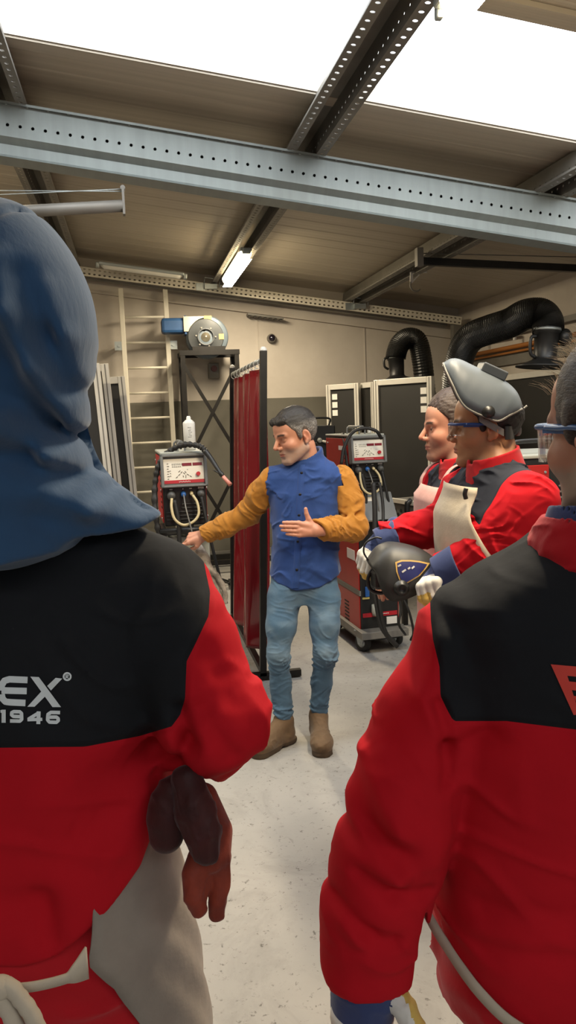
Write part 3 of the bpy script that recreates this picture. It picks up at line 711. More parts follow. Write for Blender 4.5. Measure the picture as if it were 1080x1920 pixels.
def shoe_sdf(h, toe, s=1., shaft=.1):          # ankle boot: h = heel point on the floor, toe = toe point on the floor
    h, toe = np.array(h, float), np.array(toe, float); u = toe - h; L = np.linalg.norm(u); u /= L; n = np.array([-u[1], u[0], 0])
    M = np.eye(4); M[:3, 0] = u; M[:3, 1] = n; M[:3, 2] = (0, 0, 1); M[:3, 3] = h; k = L / .29
    f = U(rc((.05, 0, .055), (.20, 0, .052), .043, .045), el((.225, 0, .052), (.068, .054, .042)), rc((.05, 0, .06), (.058, 0, .07 + shaft), .042, .042), rc((.06, 0, .12), (.18, 0, .07), .042, .036), k=.03)
    sole = U(rbox((.045, 0, .020), (.048, .038, .020), .018), rc((.15, 0, .010), (.235, 0, .010), .040, .050), rbox((.12, 0, .022), (.1, .036, .012), .012), k=.02)
    sole = isect(isect(sole, lambda p: -p[:, 2], k=.003), lambda p: p[:, 2] - np.float32(.034), k=.004)
    f = U(isect(f, lambda p: .004 - p[:, 2]), sole, k=.012)
    g = lambda p: f((p / np.array([k, 1, 1], np.float32)).astype(np.float32))
    return xf(g, M)
# ------------------------------------------------------------------ booths, extraction arms, machines
M_red = mat('machine_red', '#a8201c', .38, 0, (10, .08), (90, .04, .002)); M_redl = mat('panel_red', '#b0202c', .4, 0, None, None)
M_gframe = mat('grey_plastic', '#6c6d6b', .45, 0, (14, .08), (150, .04, .001)); M_face = mat('panel_face', '#e6e0d0', .4, 0, (6, .02), None)
M_ink = mat('panel_ink', '#3a3836', .5, 0, None, None); M_disp = mat('red_display', '#7c2430', .25, 0, None, None)
M_rubber = mat('rubber', '#1b1a19', .6, 0, (20, .15), (90, .08, .002)); M_knobred = mat('red_knob', '#b3202a', .35, 0, None, None)
M_blueplug = mat('blue_plug', '#2f62a6', .4, 0, None, None); M_hosec = mat('cream_hose', '#c9b98e', .5, 0, None, None); M_label = mat('paper_label', '#e4e2dc', .6, 0, None, None)
M_conn = mat('connector_grey', '#4a4a48', .5, 0, (20, .1), None); M_grey = mat('light_grey_paint', '#a4a69d', .5, 0, (8, .08), (60, .04, .002))
M_duct = mat('black_duct', '#191918', .4, 0, (16, .15), (60, .05, .002)); M_orange = mat('orange_pipe', '#a4672c', .5, 0, (8, .1), None)
def cable(pts, r, name, m, parent, k=8, n=10, world=True): return B().tube(crom(pts, k), r, n).build(name, m, parent, world)
def caster(p, r, parent, rot=0.):
    p = np.array(p, float); s = Rz(rot)
    w = B().lathe(p + np.array(s @ Vector((-.02, 0, 0))), s @ Vector((1, 0, 0)), [(0, r * .5), (.0, r * .92), (.006, r), (.034, r), (.04, r * .92), (.04, r * .5)], 28).build('wheel', M_rubber, parent, True)
    B().lathe(p + np.array(s @ Vector((-.022, 0, 0))), s @ Vector((1, 0, 0)), [(0, 0), (0, r * .5), (.044, r * .5), (.044, 0)], 20).build('wheel_hub', M_galv, w, True)
    f = B()
    for q in (-.032, .032): f.prism([(-.02, -.01), (.02, -.01), (.045, r + .025), (-.045, r + .025)], -.002, .002, basis(s @ Vector((0, 1, 0)), (0, 0, 1)), p + np.array(s @ Vector((q, 0, 0))))
    f.box(p + np.array([0, 0, r + .025]), (.09, .09, .006), s); f.cyl(p + np.array(s @ Vector((-.036, 0, 0))), p + np.array(s @ Vector((.036, 0, 0))), .008, 8)
    f.build('fork', M_galv, parent, True)

def dash(b, R, o, pts, w=.0018, t=.0012):
    for (x0, z0, x1, z1) in pts:
        b.bar(o + np.array(R @ Vector((x0, -.001, z0))), o + np.array(R @ Vector((x1, -.001, z1))), w, t, R @ Vector((0, 1, 0)))
def tilted(rz, a): return Rz(rz) @ Matrix.Rotation(a, 3, 'X')
def control_panel(parent, c, rz, w, h, tilt=.12):
    """grey frame around a cream fascia with two red displays, a red dial, a printed weld-cycle diagram and a red strip"""
    R = tilted(rz, -tilt); c = np.array(c, float); V = lambda x, y, z: c + np.array(R @ Vector((x, y, z)))
    t = .016
    fr = B().box(V(0, .02, 0), (w, .05, h), R, 0, .006)
    for s in (-1, 1): fr.box(V(s * (w / 2 - t / 2), -.014, 0), (t, .03, h), R, 0, .004)
    fr.box(V(0, -.014, h / 2 - t / 2), (w, .03, t), R, 0, .004).box(V(0, -.014, -h / 2 + t * .35), (w, .03, t * .7), R, 0, .004)
    o = fr.build('panel_frame', M_gframe, parent, True); W, Hh = w - 2 * t - .003, h - 1.8 * t - .02
    fz = -.003
    B().box(V(0, -.0065, fz + .006), (W, .003, Hh - .012), R).build('fascia', M_face, o, True)
    B().box(V(0, -.0065, fz - Hh / 2 + .010), (W, .0035, .018), R).build('red_strip', M_redl, o, True)
    b = B(); dash(b, R, V(0, -.009, fz - Hh / 2 + .010), [(-.03 + i * .0072, -.002 + .002 * (i % 2), -.026 + i * .0072, -.002 + .002 * (i % 2)) for i in range(9)], .004); b.build('logo', M_label, o, True)
    B().box(V(.018, -.0085, Hh * .24), (W * .235, .003, .016), R).build('display', M_disp, o, True)
    B().box(V(.018 + W * .26, -.0085, Hh * .24), (W * .235, .003, .016), R).build('display', M_disp, o, True)
    B().cyl(V(W * .35, -.007, -.022), V(W * .35, -.026, -.022), .0115, 18).build('dial', M_knobred, o, True)
    b = B(); q = []
    for i in range(6): q += [(-.062 + i * .0105, .040, -.062 + i * .0105, .030)]
    for i in range(5): q += [(-.064 + i * .0105, .022, -.057 + i * .0105, .022)]
    for i in range(7): q += [(-.092, .04 - i * .014, -.084 + .004 * (i % 2), .04 - i * .014)]
    for i in range(3): q += [(-.078, .0 - i * .014, -.072, .0 - i * .014)]
    dash(b, R, V(0, -.0085, 0), q, .0028)
    dash(b, R, V(0, -.0085, -.008), [(-.046, -.032, -.036, -.024), (-.032, -.02, -.022, -.011), (-.019, -.007, -.01, .002), (-.03, .0, -.02, .008), (-.004, -.004, .004, -.012), (.004, .003, .012, -.006), (.016, -.013, .026, -.020), (.03, -.022, .04, -.030), (-.006, -.02, -.004, -.03), (.01, -.018, .008, -.034), (.018, .012, .022, .012)], .003)
    b.build('printed_diagram', M_ink, o, True)
    return o
def front_plugs(parent, c, rz, w, cables=True):
    R = Rz(rz); c = np.array(c, float); V = lambda x, y, z: c + np.array(R @ Vector((x, y, z)))
    def plug(x, z, r, m, L=.045):
        return B().lathe(V(x, 0, z), R @ Vector((0, -1, -.25)), [(0, 0), (0, r), (L * .6, r * .95), (L, r * .7), (L, 0)], 18).build('plug', m, parent, True)
    plug(-w * .31, .078, .025, M_conn); plug(w * .34, .082, .022, M_conn); plug(-w * .04, .080, .016, M_blueplug, .03); plug(w * .14, .082, .011, M_hosec, .03)
    for i in range(5): B().box(V(.0 if i > 1 else .04, -.004, .02 - i * .021), (w * (.86 if i > 1 else .5), .008, .007), R, 0, .002).build('louvre', M_plastic, parent, True)
    B().box(V(w * .36, -.001, .108), (.032, .003, .012), R).build('sticker', M_label, parent, True)
    b = B(); dash(b, R, V(0, -.002, .106), [(-w * .34, 0, -w * .27, 0), (-w * .05, 0, -w * .03, 0), (w * .1, 0, w * .16, 0)], .005); b.build('socket_marks', M_label, parent, True)
    if cables:
        cable([V(-w * .31, -.05, .06), V(-w * .33, -.07, .01), V(-w * .28, -.085, -.05), V(-w * .1, -.09, -.085), V(w * .12, -.09, -.07), V(w * .25, -.08, -.03), V(w * .24, -.06, .03), V(w * .16, -.035, .07)], .0075, 'hose', M_hosec, parent)
        cable([V(-w * .04, -.03, .075), V(-w * .02, -.09, .0), V(w * .08, -.12, -.14), V(w * .14, -.12, -.3)], .004, 'lead', M_galv_d, parent)
        cable([V(w * .34, -.05, .06), V(w * .4, -.07, -.05), V(w * .5, -.08, -.2), V(w * .62, -.08, -.36), V(w * .78, -.06, -.55)], .009, 'lead', M_rubber, parent)
        cable([V(-w * .26, -.05, .05), V(-w * .2, -.07, -.06), V(-w * .2, -.075, -.2), V(-w * .16, -.075, -.32)], .013, 'lead', M_rubber, parent)
def power_source(parent, c, rz, w, d, h, side=M_red, cables=True):
    """c = bottom centre of the front"""
    R = Rz(rz); c = np.array(c, float); V = lambda x, y, z: c + np.array(R @ Vector((x, y, z)))
    B().box(V(0, d / 2, h / 2), (w - .012, d, h), R, 0, .008).build('housing', M_plastic, parent, True)
    for s in (-1, 1):
        o = B().box(V(s * (w / 2 - .004), d / 2 + .02, h / 2), (.008, d - .06, h - .03), R, 0, .002).build('side_panel', side, parent, True)
        b = B()
        for i in range(7): b.box(V(s * (w / 2 + .0005), .1, h * .25 + i * .03), (.003, .07, .010), R)
        b.build('vent', M_dark, o, True)
        b = B(); 
        for z in (.04, h * .5, h - .05):
            for y in (.06, d - .06): b.cyl(V(s * (w / 2), y, z), V(s * (w / 2 + .006), y, z), .006, 8)
        b.build('screw_row', M_galv, o, True)
        b = B()
        for i in range(5): b.box(V(s * (w / 2 + .0012), d * .28 + i * .022, h * .8), (.002, .014, .03), R)
        b.build('side_logo', M_label, o, True)
    control_panel(parent, V(0, -.005, h - .092), rz, w + .006, .185)
    B().box(V(0, d / 2, h + .006), (w + .004, d, .014), R, 0, .005).build('top_cover', M_grey, parent, True)
    b = B()
    for y in (.10, .36): b.tube(crom([V(-.02, y, h + .01), V(-.02, y, h + .05), V(0, y, h + .062), V(.02, y, h + .05), V(.02, y, h + .01)], 5), .006, 8)
    b.tube([V(0, .09, h + .062), V(0, .37, h + .062)], .011, 10); b.build('carry_handle', M_gframe, parent, True)
    front_plugs(parent, V(0, 0, h - .3), rz, w, cables)

# ---- left welder on its cart
LW = at(350, 985, 4.42); zb = LW[2]; Wd = .25
t = thing('welding_machine', 'welding machine on a cart at left with a white spray can and torch on top', 'welding machine', (LW[0], LW[1] + .25, 0))
power_source(t, LW, 0.02, Wd, .56, .40)
V = lambda x, y, z: LW + np.array([x, y, z])
B().box(V(0, .0, -.035), (Wd + .05, .04, .03), None, 0, .01).cyl(V(-.15, -.045, -.02), V(.15, -.045, -.02), .016).box(V(-.13, .12, -.04), (.03, .3, .05)).box(V(.13, .12, -.04), (.03, .3, .05)).build('torch_holder', M_plastic, t, True)
B().box(V(0.01, .2, -.16), (.23, .36, .19), None, 0, .01).build('cooler_box', M_grey, t, True)
B().box(V(0.02, .2, -.30), (.25, .38, .085), None, 0, .01).build('cart_shelf', M_plastic, t, True)
B().box(V(.09, .008, -.27), (.05, .003, .012)).build('sticker', M_label, t, True)
for s in (-1, 1):
    B().bar(V(s * .12, .06, -.34), (LW[0] + s * .12, LW[1] + .06, .14), .03, .03).build('upright', M_blackmetal, t, True)
    B().bar(V(s * .12, .46, -.1), (LW[0] + s * .12, LW[1] + .50, .14), .03, .03).build('upright', M_blackmetal, t, True)
B().box((LW[0], LW[1] + .26, .15), (.34, .62, .03)).build('base', M_blackmetal, t, True)
for s in (-1, 1):
    for y in (.02, .5): caster((LW[0] + s * .13, LW[1] + y, .055), .055, t)
# torch with its hose
ht = [at(*q) for q in ((300, 1010, 4.36), (291, 960, 4.34), (291, 905, 4.36), (300, 868, 4.36), (318, 846, 4.38), (345, 834, 4.36), (372, 836, 4.34), (386, 846, 4.33))]
path = crom(ht, 14); rad = [.0155 + .0028 * math.sin(i * 1.35) + .001 * math.sin(i * .37) for i in range(len(path))]
T = thing('welding_torch', 'black torch with ribbed hose laid over the left welding machine', 'torch', ht[0])
B().tube(path, rad, 12).build('hose', M_rubber, T, True)
a, b_ = at(384, 845, 4.33), at(418, 893, 4.27)
B().tube(crom([a, at(397, 862, 4.31), at(410, 882, 4.28), b_], 6), [.017, .016, .0155, .015, .0145, .014, .0135, .013, .0125, .012, .0115, .011, .011, .011, .012, .0135, .0135, .012, .011], 12).build('handle', M_plastic, T, True)
B().tube([at(413, 889, 4.27), at(405, 884, 4.27), at(400, 881, 4.275)], .004, 8).build('trigger', M_plastic, T, True)
b2 = at(432, 909, 4.25); B().tube([b_, b_ + (b2 - b_) * .4, b2], [.010, .0105, .0125], 12).build('gas_nozzle', mat('pink_nozzle', '#c98578', .4), T, True)
# spray can
c = at(357, 853, 4.55); c[2] = zb + .40 + .014
t = thing('spray_can', 'white spray can standing on top of the left welding machine', 'spray can', c)
B().lathe(c, (0, 0, 1), [(0, .030), (.003, .0345), (.15, .0345), (.158, .033), (.170, .020), (.174, .012)], 28).build('can_body', M_white, t, True)
B().lathe(c + np.array([0, 0, .173]), (0, 0, 1), [(0, .013), (.012, .013), (.016, .010), (.021, .009), (.021, 0)], 16).build('spray_cap', M_label, t, True)
bb = B()
for i in range(7): bb.box(c + np.array([0.004 * (i % 2), -.0346, .075 + i * .009]), (.020 - .004 * (i % 3), .001, .002))
bb.build('printed_text', M_gframe, t, True)

# ---- red machine tower on the right cart
RW = onY(711, 1100, 5.10); rz = .06; Rr = Rz(rz); V = lambda x, y, z: np.array([RW[0], RW[1], 0]) + np.array(Rr @ Vector((x, y, z)))
t = thing('welding_machine', 'tall red welding machine tower on a cart behind the man in blue', 'welding machine', V(0, .3, 0))
power_source(t, V(-.03, .08, 1.075), rz, .245, .56, .40, M_red, True)
B().box(V(-.03, .3, 1.0), (.24, .5, .15), Rr, 0, .01).build('feeder_body', M_gframe, t, True)
B().prism([(0, 0), (.04, 0), (.16, .17), (0, .17)], -.125, .125, basis(Rr @ Vector((0, -1, 0)), (0, 0, -1)), V(-.01, .08, 1.09)).build('sloping_hood', M_gframe, t, True)
B().box(V(-.075, -.005, .985), (.15, .02, .17), tilted(rz, -.35), 0, .004).build('gauge_panel', M_face, t, True)
for x in (-.10, -.045):
    B().cyl(V(x, -.005, .955), V(x, -.045, .945), .013, 14).build('dial', M_knobred, t, True)
    B().box(V(x, .002, 1.025), (.03, .01, .012), tilted(rz, -.35)).build('display', M_disp, t, True)
B().box(V(0, .30, .50), (.275, .6, .86), Rr, 0, .008).build('cabinet', M_plastic, t, True)
for s in (-1, 1):
    o = B().box(V(s * .139, .30, .61), (.008, .58, .36), Rr, 0, .002).build('upper_side_panel', M_red, t, True)
    B().box(V(s * .1435, .16, .66), (.003, .16, .07), Rr).build('sticker', M_label, o, True)
    o = B().box(V(s * .139, .30, .25), (.008, .58, .28), Rr, 0, .002).build('lower_side_panel', M_red, t, True)
    b = B()
    for i in range(6): b.box(V(s * .1435, .28, .17 + i * .026), (.003, .09, .009), Rr)
    b.build('vent', M_dark, o, True)
    B().box(V(s * .139, .30, .41), (.012, .6, .035), Rr).build('side_trim', M_galv_d, t, True)
B().box(V(.0, -.003, .255), (.25, .006, .028), Rr).build('red_strip', M_redl, t, True)
b = B(); dash(b, Rr, V(0, -.006, .257), [(-.03 + i * .012, 0, -.022 + i * .012, 0) for i in range(8)], .005); b.build('strip_logo', M_label, t, True)
B().box(V(.085, -.003, .205), (.075, .006, .05), Rr).build('rating_label', M_label, t, True)
B().box(V(-.09, -.006, .42), (.03, .01, .07), Rr, 0, .003).build('blue_tag', M_blueplug, t, True)
B().box(V(-.10, -.004, .375), (.05, .008, .012), Rr).build('yellow_tag', mat('yellow_tag', '#c9b568', .5), t, True)
B().lathe(V(-.04, -.03, .33), (0, 0, -1), [(0, .028), (.05, .03), (.075, .022), (.08, 0)], 16).build('coolant_cap', M_grey, t, True)
B().box(V(0, .30, .075 + .06), (.34, .80, .05), Rr, 0, .004).build('base', M_galv_d, t, True)
for x, y in ((-.12, .02), (.13, .06), (-.12, .62), (.13, .62)): caster(V(x, y, .062), .062, t, rz + .5)
for k, q in enumerate((((700, 905, 4.95), (703, 960, 4.93), (703, 1020, 4.92), (706, 1080, 4.90), (712, 1140, 4.90), (722, 1185, 4.92), (745, 1212, 4.95)), ((712, 905, 4.96), (718, 950, 4.94), (716, 1000, 4.9), (700, 1080, 4.88), (704, 1130, 4.88), (716, 1180, 4.9), (742, 1206, 4.95)))):
    cable([at(*p) for p in q], .016 if k == 0 else .010, 'hose', M_rubber, t)
for q in (((745, 1110, 5.0), (752, 1140, 5.0), (748, 1170, 5.0), (760, 1190, 5.1)), ((755, 1120, 5.0), (768, 1150, 5.0), (775, 1185, 5.05), (770, 1200, 5.1)), ((690, 1070, 4.9), (697, 1092, 4.87), (720, 1098, 4.87), (738, 1086, 4.9), (740, 1060, 4.92))):
    cable([at(*p) for p in q], .008, 'cable', M_rubber, t)
cable([V(-.13, .3, 1.49), V(-.15, .2, 1.42), V(-.16, .12, 1.25)], .012, 'hose', M_rubber, t)
cable([at(640, 870, 5.15), at(645, 840, 5.15), at(660, 812, 5.15), at(683, 803, 5.15), at(705, 808, 5.15), at(715, 822, 5.2)], .011, 'torch_hose', M_rubber, t)
for x in (-.05, .03): B().lathe(V(x, .2, 1.49), (0, 0, 1), [(0, .014), (.03, .013), (.035, .008), (.045, .006)], 12).build('consumable_cup', M_label if x > 0 else M_hosec, t, True)

# ---- black machine far behind the man in blue
c = onY(604, 860, 6.6); t = thing('welding_machine', 'black welding machine half hidden behind the grey-haired man', 'welding machine', (c[0], c[1] + .2, 0))
V = lambda x, y, z: np.array([c[0], c[1], 0]) + np.array([x, y, z])
B().box(V(0, .25, 1.33), (.25, .5, .42), None, 0, .01).build('housing', M_plastic, t, True)
B().box(V(0, .25, .62), (.30, .5, .98), None, 0, .01).build('cabinet', M_black, t, True)
for i in range(5): B().box(V(.02, -.004, 1.20 + i * .022), (.2, .008, .007)).build('louvre', M_plastic, t, True)
for x in (-.02, .09): B().lathe(V(x, 0, 1.42), (0, -1, -.2), [(0, .022), (.03, .02), (.04, .012)], 12).build('plug', M_grey, t, True)
cable([V(.0, -.04, 1.41), V(.05, -.07, 1.39), V(.08, -.08, 1.33), V(.09, -.08, 1.2)], .010, 'hose', M_cream, t)
cable([V(-.06, -.04, 1.40), V(-.01, -.07, 1.3), V(.0, -.06, 1.1)], .008, 'hose', M_rubber, t)
bb = B().tube(crom([V(-.09, .08, 1.54), V(-.09, .08, 1.6), V(.09, .08, 1.6), V(.09, .08, 1.54)], 6), .009, 8); bb.build('carry_handle', M_plastic, t, True)
for s in (-1, 1):
    for y in (.06, .44): caster(V(s * .1, y, .065), .065, t)
# ---- machine behind the seated helmet man
c = at(1003, 858, 3.8); t = thing('welding_machine', 'red and black welding machine at right behind the man with the grey welding helmet', 'welding machine', (c[0] + .2, c[1] + .2, 0))
rz2 = -.12; R2 = Rz(rz2); V = lambda x, y, z: np.array([c[0] - .10, c[1], 0]) + np.array(R2 @ Vector((x, y, z)))
zt = c[2]
B().box(V(.18, .3, zt - .22), (.34, .6, .43), R2, 0, .008).build('housing', M_plastic, t, True)
B().box(V(.18, .3, zt + .005), (.35, .62, .018), R2, 0, .005).build('top_cover', M_grey, t, True)
B().box(V(.09, -.006, zt - .2), (.14, .012, .33), R2, 0, .003).build('front_panel', M_red, t, True)
B().box(V(.0, .3, zt - .22), (.012, .54, .38), R2, 0, .003).build('side_panel', M_red, t, True)
for i in range(8): B().box(V(.27, -.006, zt - .14 - i * .028), (.12, .012, .009), R2, 0, .003).build('louvre', M_gframe, t, True)
B().box(V(.235, -.004, zt - .085), (.03, .006, .035), R2).build('sticker', M_label, t, True)
B().tube(crom([V(.03, .12, zt), V(.035, .12, zt + .055), V(.06, .12, zt + .075), V(.26, .12, zt + .075), V(.29, .12, zt + .055), V(.29, .12, zt)], 6), .012, 10).build('carry_handle', M_plastic, t, True)
for x, z in ((.03, zt - .07), (.14, zt - .07), (.03, zt - .34), (.14, zt - .34)): B().cyl(V(x, -.01, z), V(x, -.018, z), .006, 8).build('screw', M_galv, t, True)
B().box(V(.18, .3, .52), (.38, .62, .86), R2, 0, .01).build('cabinet', M_black, t, True)
B().tube(crom([V(.26, -.05, zt - .42), V(.3, -.09, zt - .40), V(.42, -.1, zt - .38)], 5), .02, 10).build('front_handle', M_gframe, t, True)
for x in (.05, .31):
    for y in (.06, .54): caster(V(x, y, .06), .06, t)

# ---- soiled glove hooked on the left cart
c = at(402, 1068, 3.9); t = thing('work_glove', 'soiled pale grey glove drooping from the left machine past the red sleeve', 'glove', at(405, 1070, 4.2))
M_soil = leather_mat('soiled_glove_leather', '#6b6156', '#c6bcae', 20, .45, 60, .15)
gl = [[(392, 1066), (406, 1078), (418, 1096), (424, 1116), (423, 1130)], [(388, 1074), (400, 1086), (409, 1104), (413, 1120)], [(384, 1080), (394, 1096), (399, 1112)], [(396, 1070), (410, 1086), (419, 1106), (419, 1126)]]
f = U(*[chain([at(x, y, 4.2 + .02 * k) for x, y in q], [.015, .0135, .012, .011, .009][:len(q)], 0) for k, q in enumerate(gl)], rc(at(380, 1050, 4.22), at(392, 1072, 4.22), .036, .028), rc(at(372, 1030, 4.26), at(380, 1050, 4.23), .03, .042), k=.006)
P, Q = sculpt(folds(f, .002, (.03, .03, .03), 3), at(390, 1080, 4.2) - .25, at(390, 1080, 4.2) + .25, .005); mesh('glove_leather', P, Q, M_soil, t, True)
# ---- curtain on its frame
XC = .705
t = thing('curtain_stand', 'black tube frame holding the dark red welding curtain', 'curtain frame', (XC, 5.47, 0))
yn, yf = 4.72, 6.22
for y in (yn, yf): B().bar((XC, y, .03), (XC + .085, y, 2.02), .04, .04).build('post', M_blackmetal, t, True)
B().cyl((XC + .083, yn, 1.97), (XC + .083, yf, 1.97), .014).build('top_rod', M_galv, t, True)
B().bar((XC, yn, .06), (XC, yf, .06), .035, .035).build('bottom_rail', M_blackmetal, t, True)
for y in (yn, yf): B().bar((XC - .24, y, .03), (XC + .24, y, .03), .04, .04).build('foot', M_blackmetal, t, True)
for y in (yn, yf): B().sphere((XC + .085, y, 2.025), .021).build('end_plug', M_label, t, True)
def curtain_mat():
    q = N('red_pvc_curtain'); q.base(q.ramp(q.noise(2, 3), [(.3, lin('#70101a')), (.7, lin('#861722'))])); q.set(rough=.16, spec=.6, coat=.3)
    q.bump(q.noise(1, 3, .5, q.mapped((1, 9, .7))), .5, .02); return q.m
Pg = []; na, nz = 120, 40
for i in range(na + 1):
    a = i / na; col = []
    for j in range(nz + 1):
        h = j / nz; z = 1.925 - 1.805 * h
        pull = 1 - .20 * h ** 1.3
        y = yn + .05 + (yf - yn - .1) * a * pull
        amp = .022 + .05 * h ** .7
        x = XC + .0425 * z + amp * math.sin(a * 22 + .5 * math.sin(3 * h)) * (.75 + .25 * math.sin(a * 7 + 1)) + .012 * math.sin(a * 51 + 2 * h)
        col.append((x, y + .012 * math.sin(a * 40 + h), z + (.02 * math.sin(a * 9) if j == nz else 0)))
    Pg.append(col)
cu = solidify(B().grid(Pg).build('welding_curtain', curtain_mat()), .0015); rebase(cu, (XC, 5.4, .12)); tag(cu, 'dark red glossy plastic welding curtain hanging from rings', 'curtain')
b = B()
for i in range(9):
    y = yn + .09 + (yf - yn - .18) * i / 8; x = XC + .083
    b.tube([(x + .020 * math.cos(2 * PI * k / 14), y + .004 * math.sin(k), 1.958 + .026 * math.sin(2 * PI * k / 14)) for k in range(15)], .003, 6, cap=False)
    rr = b.build('ring', M_white, cu, True); b = B()

# ---- booths on the right
grp = None
def booth(pa, pb, label, stickers=True, z0=.1, z1=1.95, **kw):
    t, R, u, nrm = screen(pa, pb, z0, z1, 'booth_screen', label, 'screen', fw=.055, ez0=z0, **kw)
    for s in (-1, 1):
        B().box(np.array([*(np.array(pa) if s < 0 else np.array(pb))[:2], 0]) - s * u * .05 + np.array([0, 0, z0 / 2]), (.06, .3, .02), R).bar(np.array([*(np.array(pa) if s < 0 else np.array(pb))[:2], 0]) - s * u * .05, np.array([*(np.array(pa) if s < 0 else np.array(pb))[:2], z0]) - s * u * .05, .05, .05).build('foot', M_galv_d, t, True)
    if stickers:
        for k in range(3):
            p = np.array([*(np.array(pb if stickers > 0 else pa))[:2], 0]) - (u if stickers > 0 else -u) * .10 + ez * (z1 - .13 - k * .085)
            for s in (1, -1): 
                if (nrm[1] * s) < 0: B().box(p + nrm * s * .009, (.065, .004, .06), R).build('sticker', M_label, t, True)
    return t
a1, b1 = onZ(703, 713, 1.95), onZ(812, 705, 1.95)
booth(a1, b1, 'black booth screen with aluminium frame left of the dark-haired man', 1)
a2, b2 = onZ(613, 722, 1.95), onZ(674, 718, 1.95)
booth(a2, b2, 'black booth screen with aluminium frame above the half hidden black machine', -1)
a3, b3 = (b2[0] + .03, b2[1] + .18), (a1[0] + .10, a1[1] + .32)
booth(a3, b3, 'narrow dark screen set back between the two stickered booth screens', 0)
booth((3.60, 8.2), (3.56, 4.2), 'long black screen along the right wall behind the grey helmet', 0)
booth((b1[0] + .14, b1[1] + .10), (3.36, 7.15), 'black booth screen behind the two men at right', 0)
# bench behind the men with a clamp
c0, c1 = at(735, 932, 6.0), at(812, 954, 5.5)
t = thing('work_bench', 'dark steel work bench edge behind the man in the pink apron', 'bench', (c0[0] + .5, c0[1] - .2, 0))
zt = (c0[2] + c1[2]) / 2; c0[2] = c1[2] = zt; u = (c1 - c0) / np.linalg.norm(c1 - c0); nn = np.array([-u[1], u[0], 0.]); nn = nn if nn[0] > 0 else -nn; L = np.linalg.norm(c1 - c0)
Rb = basis(u, nn); m_ = (c0 + c1) / 2
B().box(m_ + nn * .21, (L, .42, .02), Rb).build('top', M_galv_d, t, True)
B().box(m_ - nn * .01 + ez * .0, (L, .03, .03), Rb).build('edge_rail', M_cream, t, True)
fr_ = B().box(m_ - ez * .09, (L, .02, .14), Rb); 
fr_.build('apron_rail', M_galv_d, t, True)
bb = B()
for i in range(12): q = c0 + u * (.06 + i * L / 13) - ez * (.07 + .03 * (i % 2)) - nn * .011; bb.cyl(q, q - nn * .004, .013, 10)
bb.build('holes', M_dark, t, True)  # raised discs, the shade of the holes is put into their dark colour
for e_ in (.05, L - .05):
    for f_ in (.06, .36): B().bar(c0 + u * e_ + nn * f_ - ez * .01, np.array([*(c0 + u * e_ + nn * f_)[:2], 0]), .04, .04).build('leg', M_blackmetal, t, True)
q = c0 + u * .30 - nn * .02; t = thing('hand_clamp', 'black clamp hooked over the edge rail of the bench', 'clamp', q)
B().tube(crom([q + ez * .02, q - nn * .03 + ez * .0, q - nn * .035 - ez * .06, q - nn * .03 - ez * .13], 5), [.022] * 6 + [.02] * 5 + [.012] * 5, 10).build('jaw', M_plastic, t, True)

# ---- extraction arms
def duct(parent, pts, r, k=26, rib=.0028, pitch=2):
    p = crom(pts, k); return B().tube(p, [r + (rib if i % pitch == 0 else -rib * .6) for i in range(len(p))], 22, smooth=False).build('flexible_duct', M_duct, parent, True)
def hood_(parent, p, r, tilt=(0, 0, -1), s=1.):
    p = np.array(p, float)
    B().lathe(p, tilt, [(0, r * .98), (.04 * s, r * 1.0), (.045 * s, r * .9), (.22 * s, r * .82), (.24 * s, r * .95), (.27 * s, r * 1.6), (.285 * s, r * 2.1), (.295 * s, r * 2.1), (.285 * s, r * 1.6), (.25 * s, r * .7)], 32).build('suction_hood', M_plastic, parent, True)
    B().lathe(p + np.array(tilt) * .005, tilt, [(0, r * 1.04), (.02 * s, r * 1.04)], 32).build('hose_clip', M_galv, parent, True)
Yd = 7.75
t = thing('fume_extractor', 'black flexible extraction arm looping down beside the far booth screens', 'extraction arm', onY(795, 760, Yd))
duct(t, [onY(*q, Yd) for q in ((800, 790), (797, 730), (791, 675), (782, 640), (765, 634), (750, 645), (743, 663), (742, 672))], .102, 18)
pe = onY(742, 668, Yd); hood_(t, pe, .09, np.array([.03, -.05, -1.]), .85)
B().tube(crom([pe + np.array(q) for q in ((-.085, -.03, -.01), (-.13, -.03, -.03), (-.13, -.03, -.1), (-.09, -.03, -.13))], 5), .012, 8).build('grip', M_plastic, t, True)
B().cyl(onY(800, 790, Yd) + np.array([0, 0, .02]), np.array([*onY(800, 790, Yd)[:2], 0.]), .06, 16).build('stand_pipe', M_duct, t, True)
t = thing('fume_extractor', 'large black corrugated extraction arm stretching over the men at right', 'extraction arm', at(858, 700, 5.9))
pp = [at(*q) for q in ((852, 760, 6.1), (856, 710, 6.0), (866, 660, 5.9), (885, 632, 5.8), (918, 618, 5.7), (955, 606, 5.6), (985, 590, 5.5), (1012, 588, 5.45), (1026, 602, 5.42), (1028, 622, 5.4))]
duct(t, pp, .104, 26)
pe = at(1026, 614, 5.4); hood_(t, pe, .092, np.array([-.08, 0, -1.]), .92)
B().tube(crom([pe + np.array(q) for q in ((-.09, -.02, -.06), (-.13, -.02, -.07), (-.135, -.02, -.17), (-.10, -.02, -.2))], 5), .012, 8).build('grip', M_plastic, t, True)
B().sphere(pe + np.array([.12, -.02, -.07]), (.05, .05, .06)).build('damper_knob', M_plastic, t, True)
B().cyl(pp[0], np.array([pp[0][0], pp[0][1], 0.]), .06, 16).build('stand_pipe', M_duct, t, True)
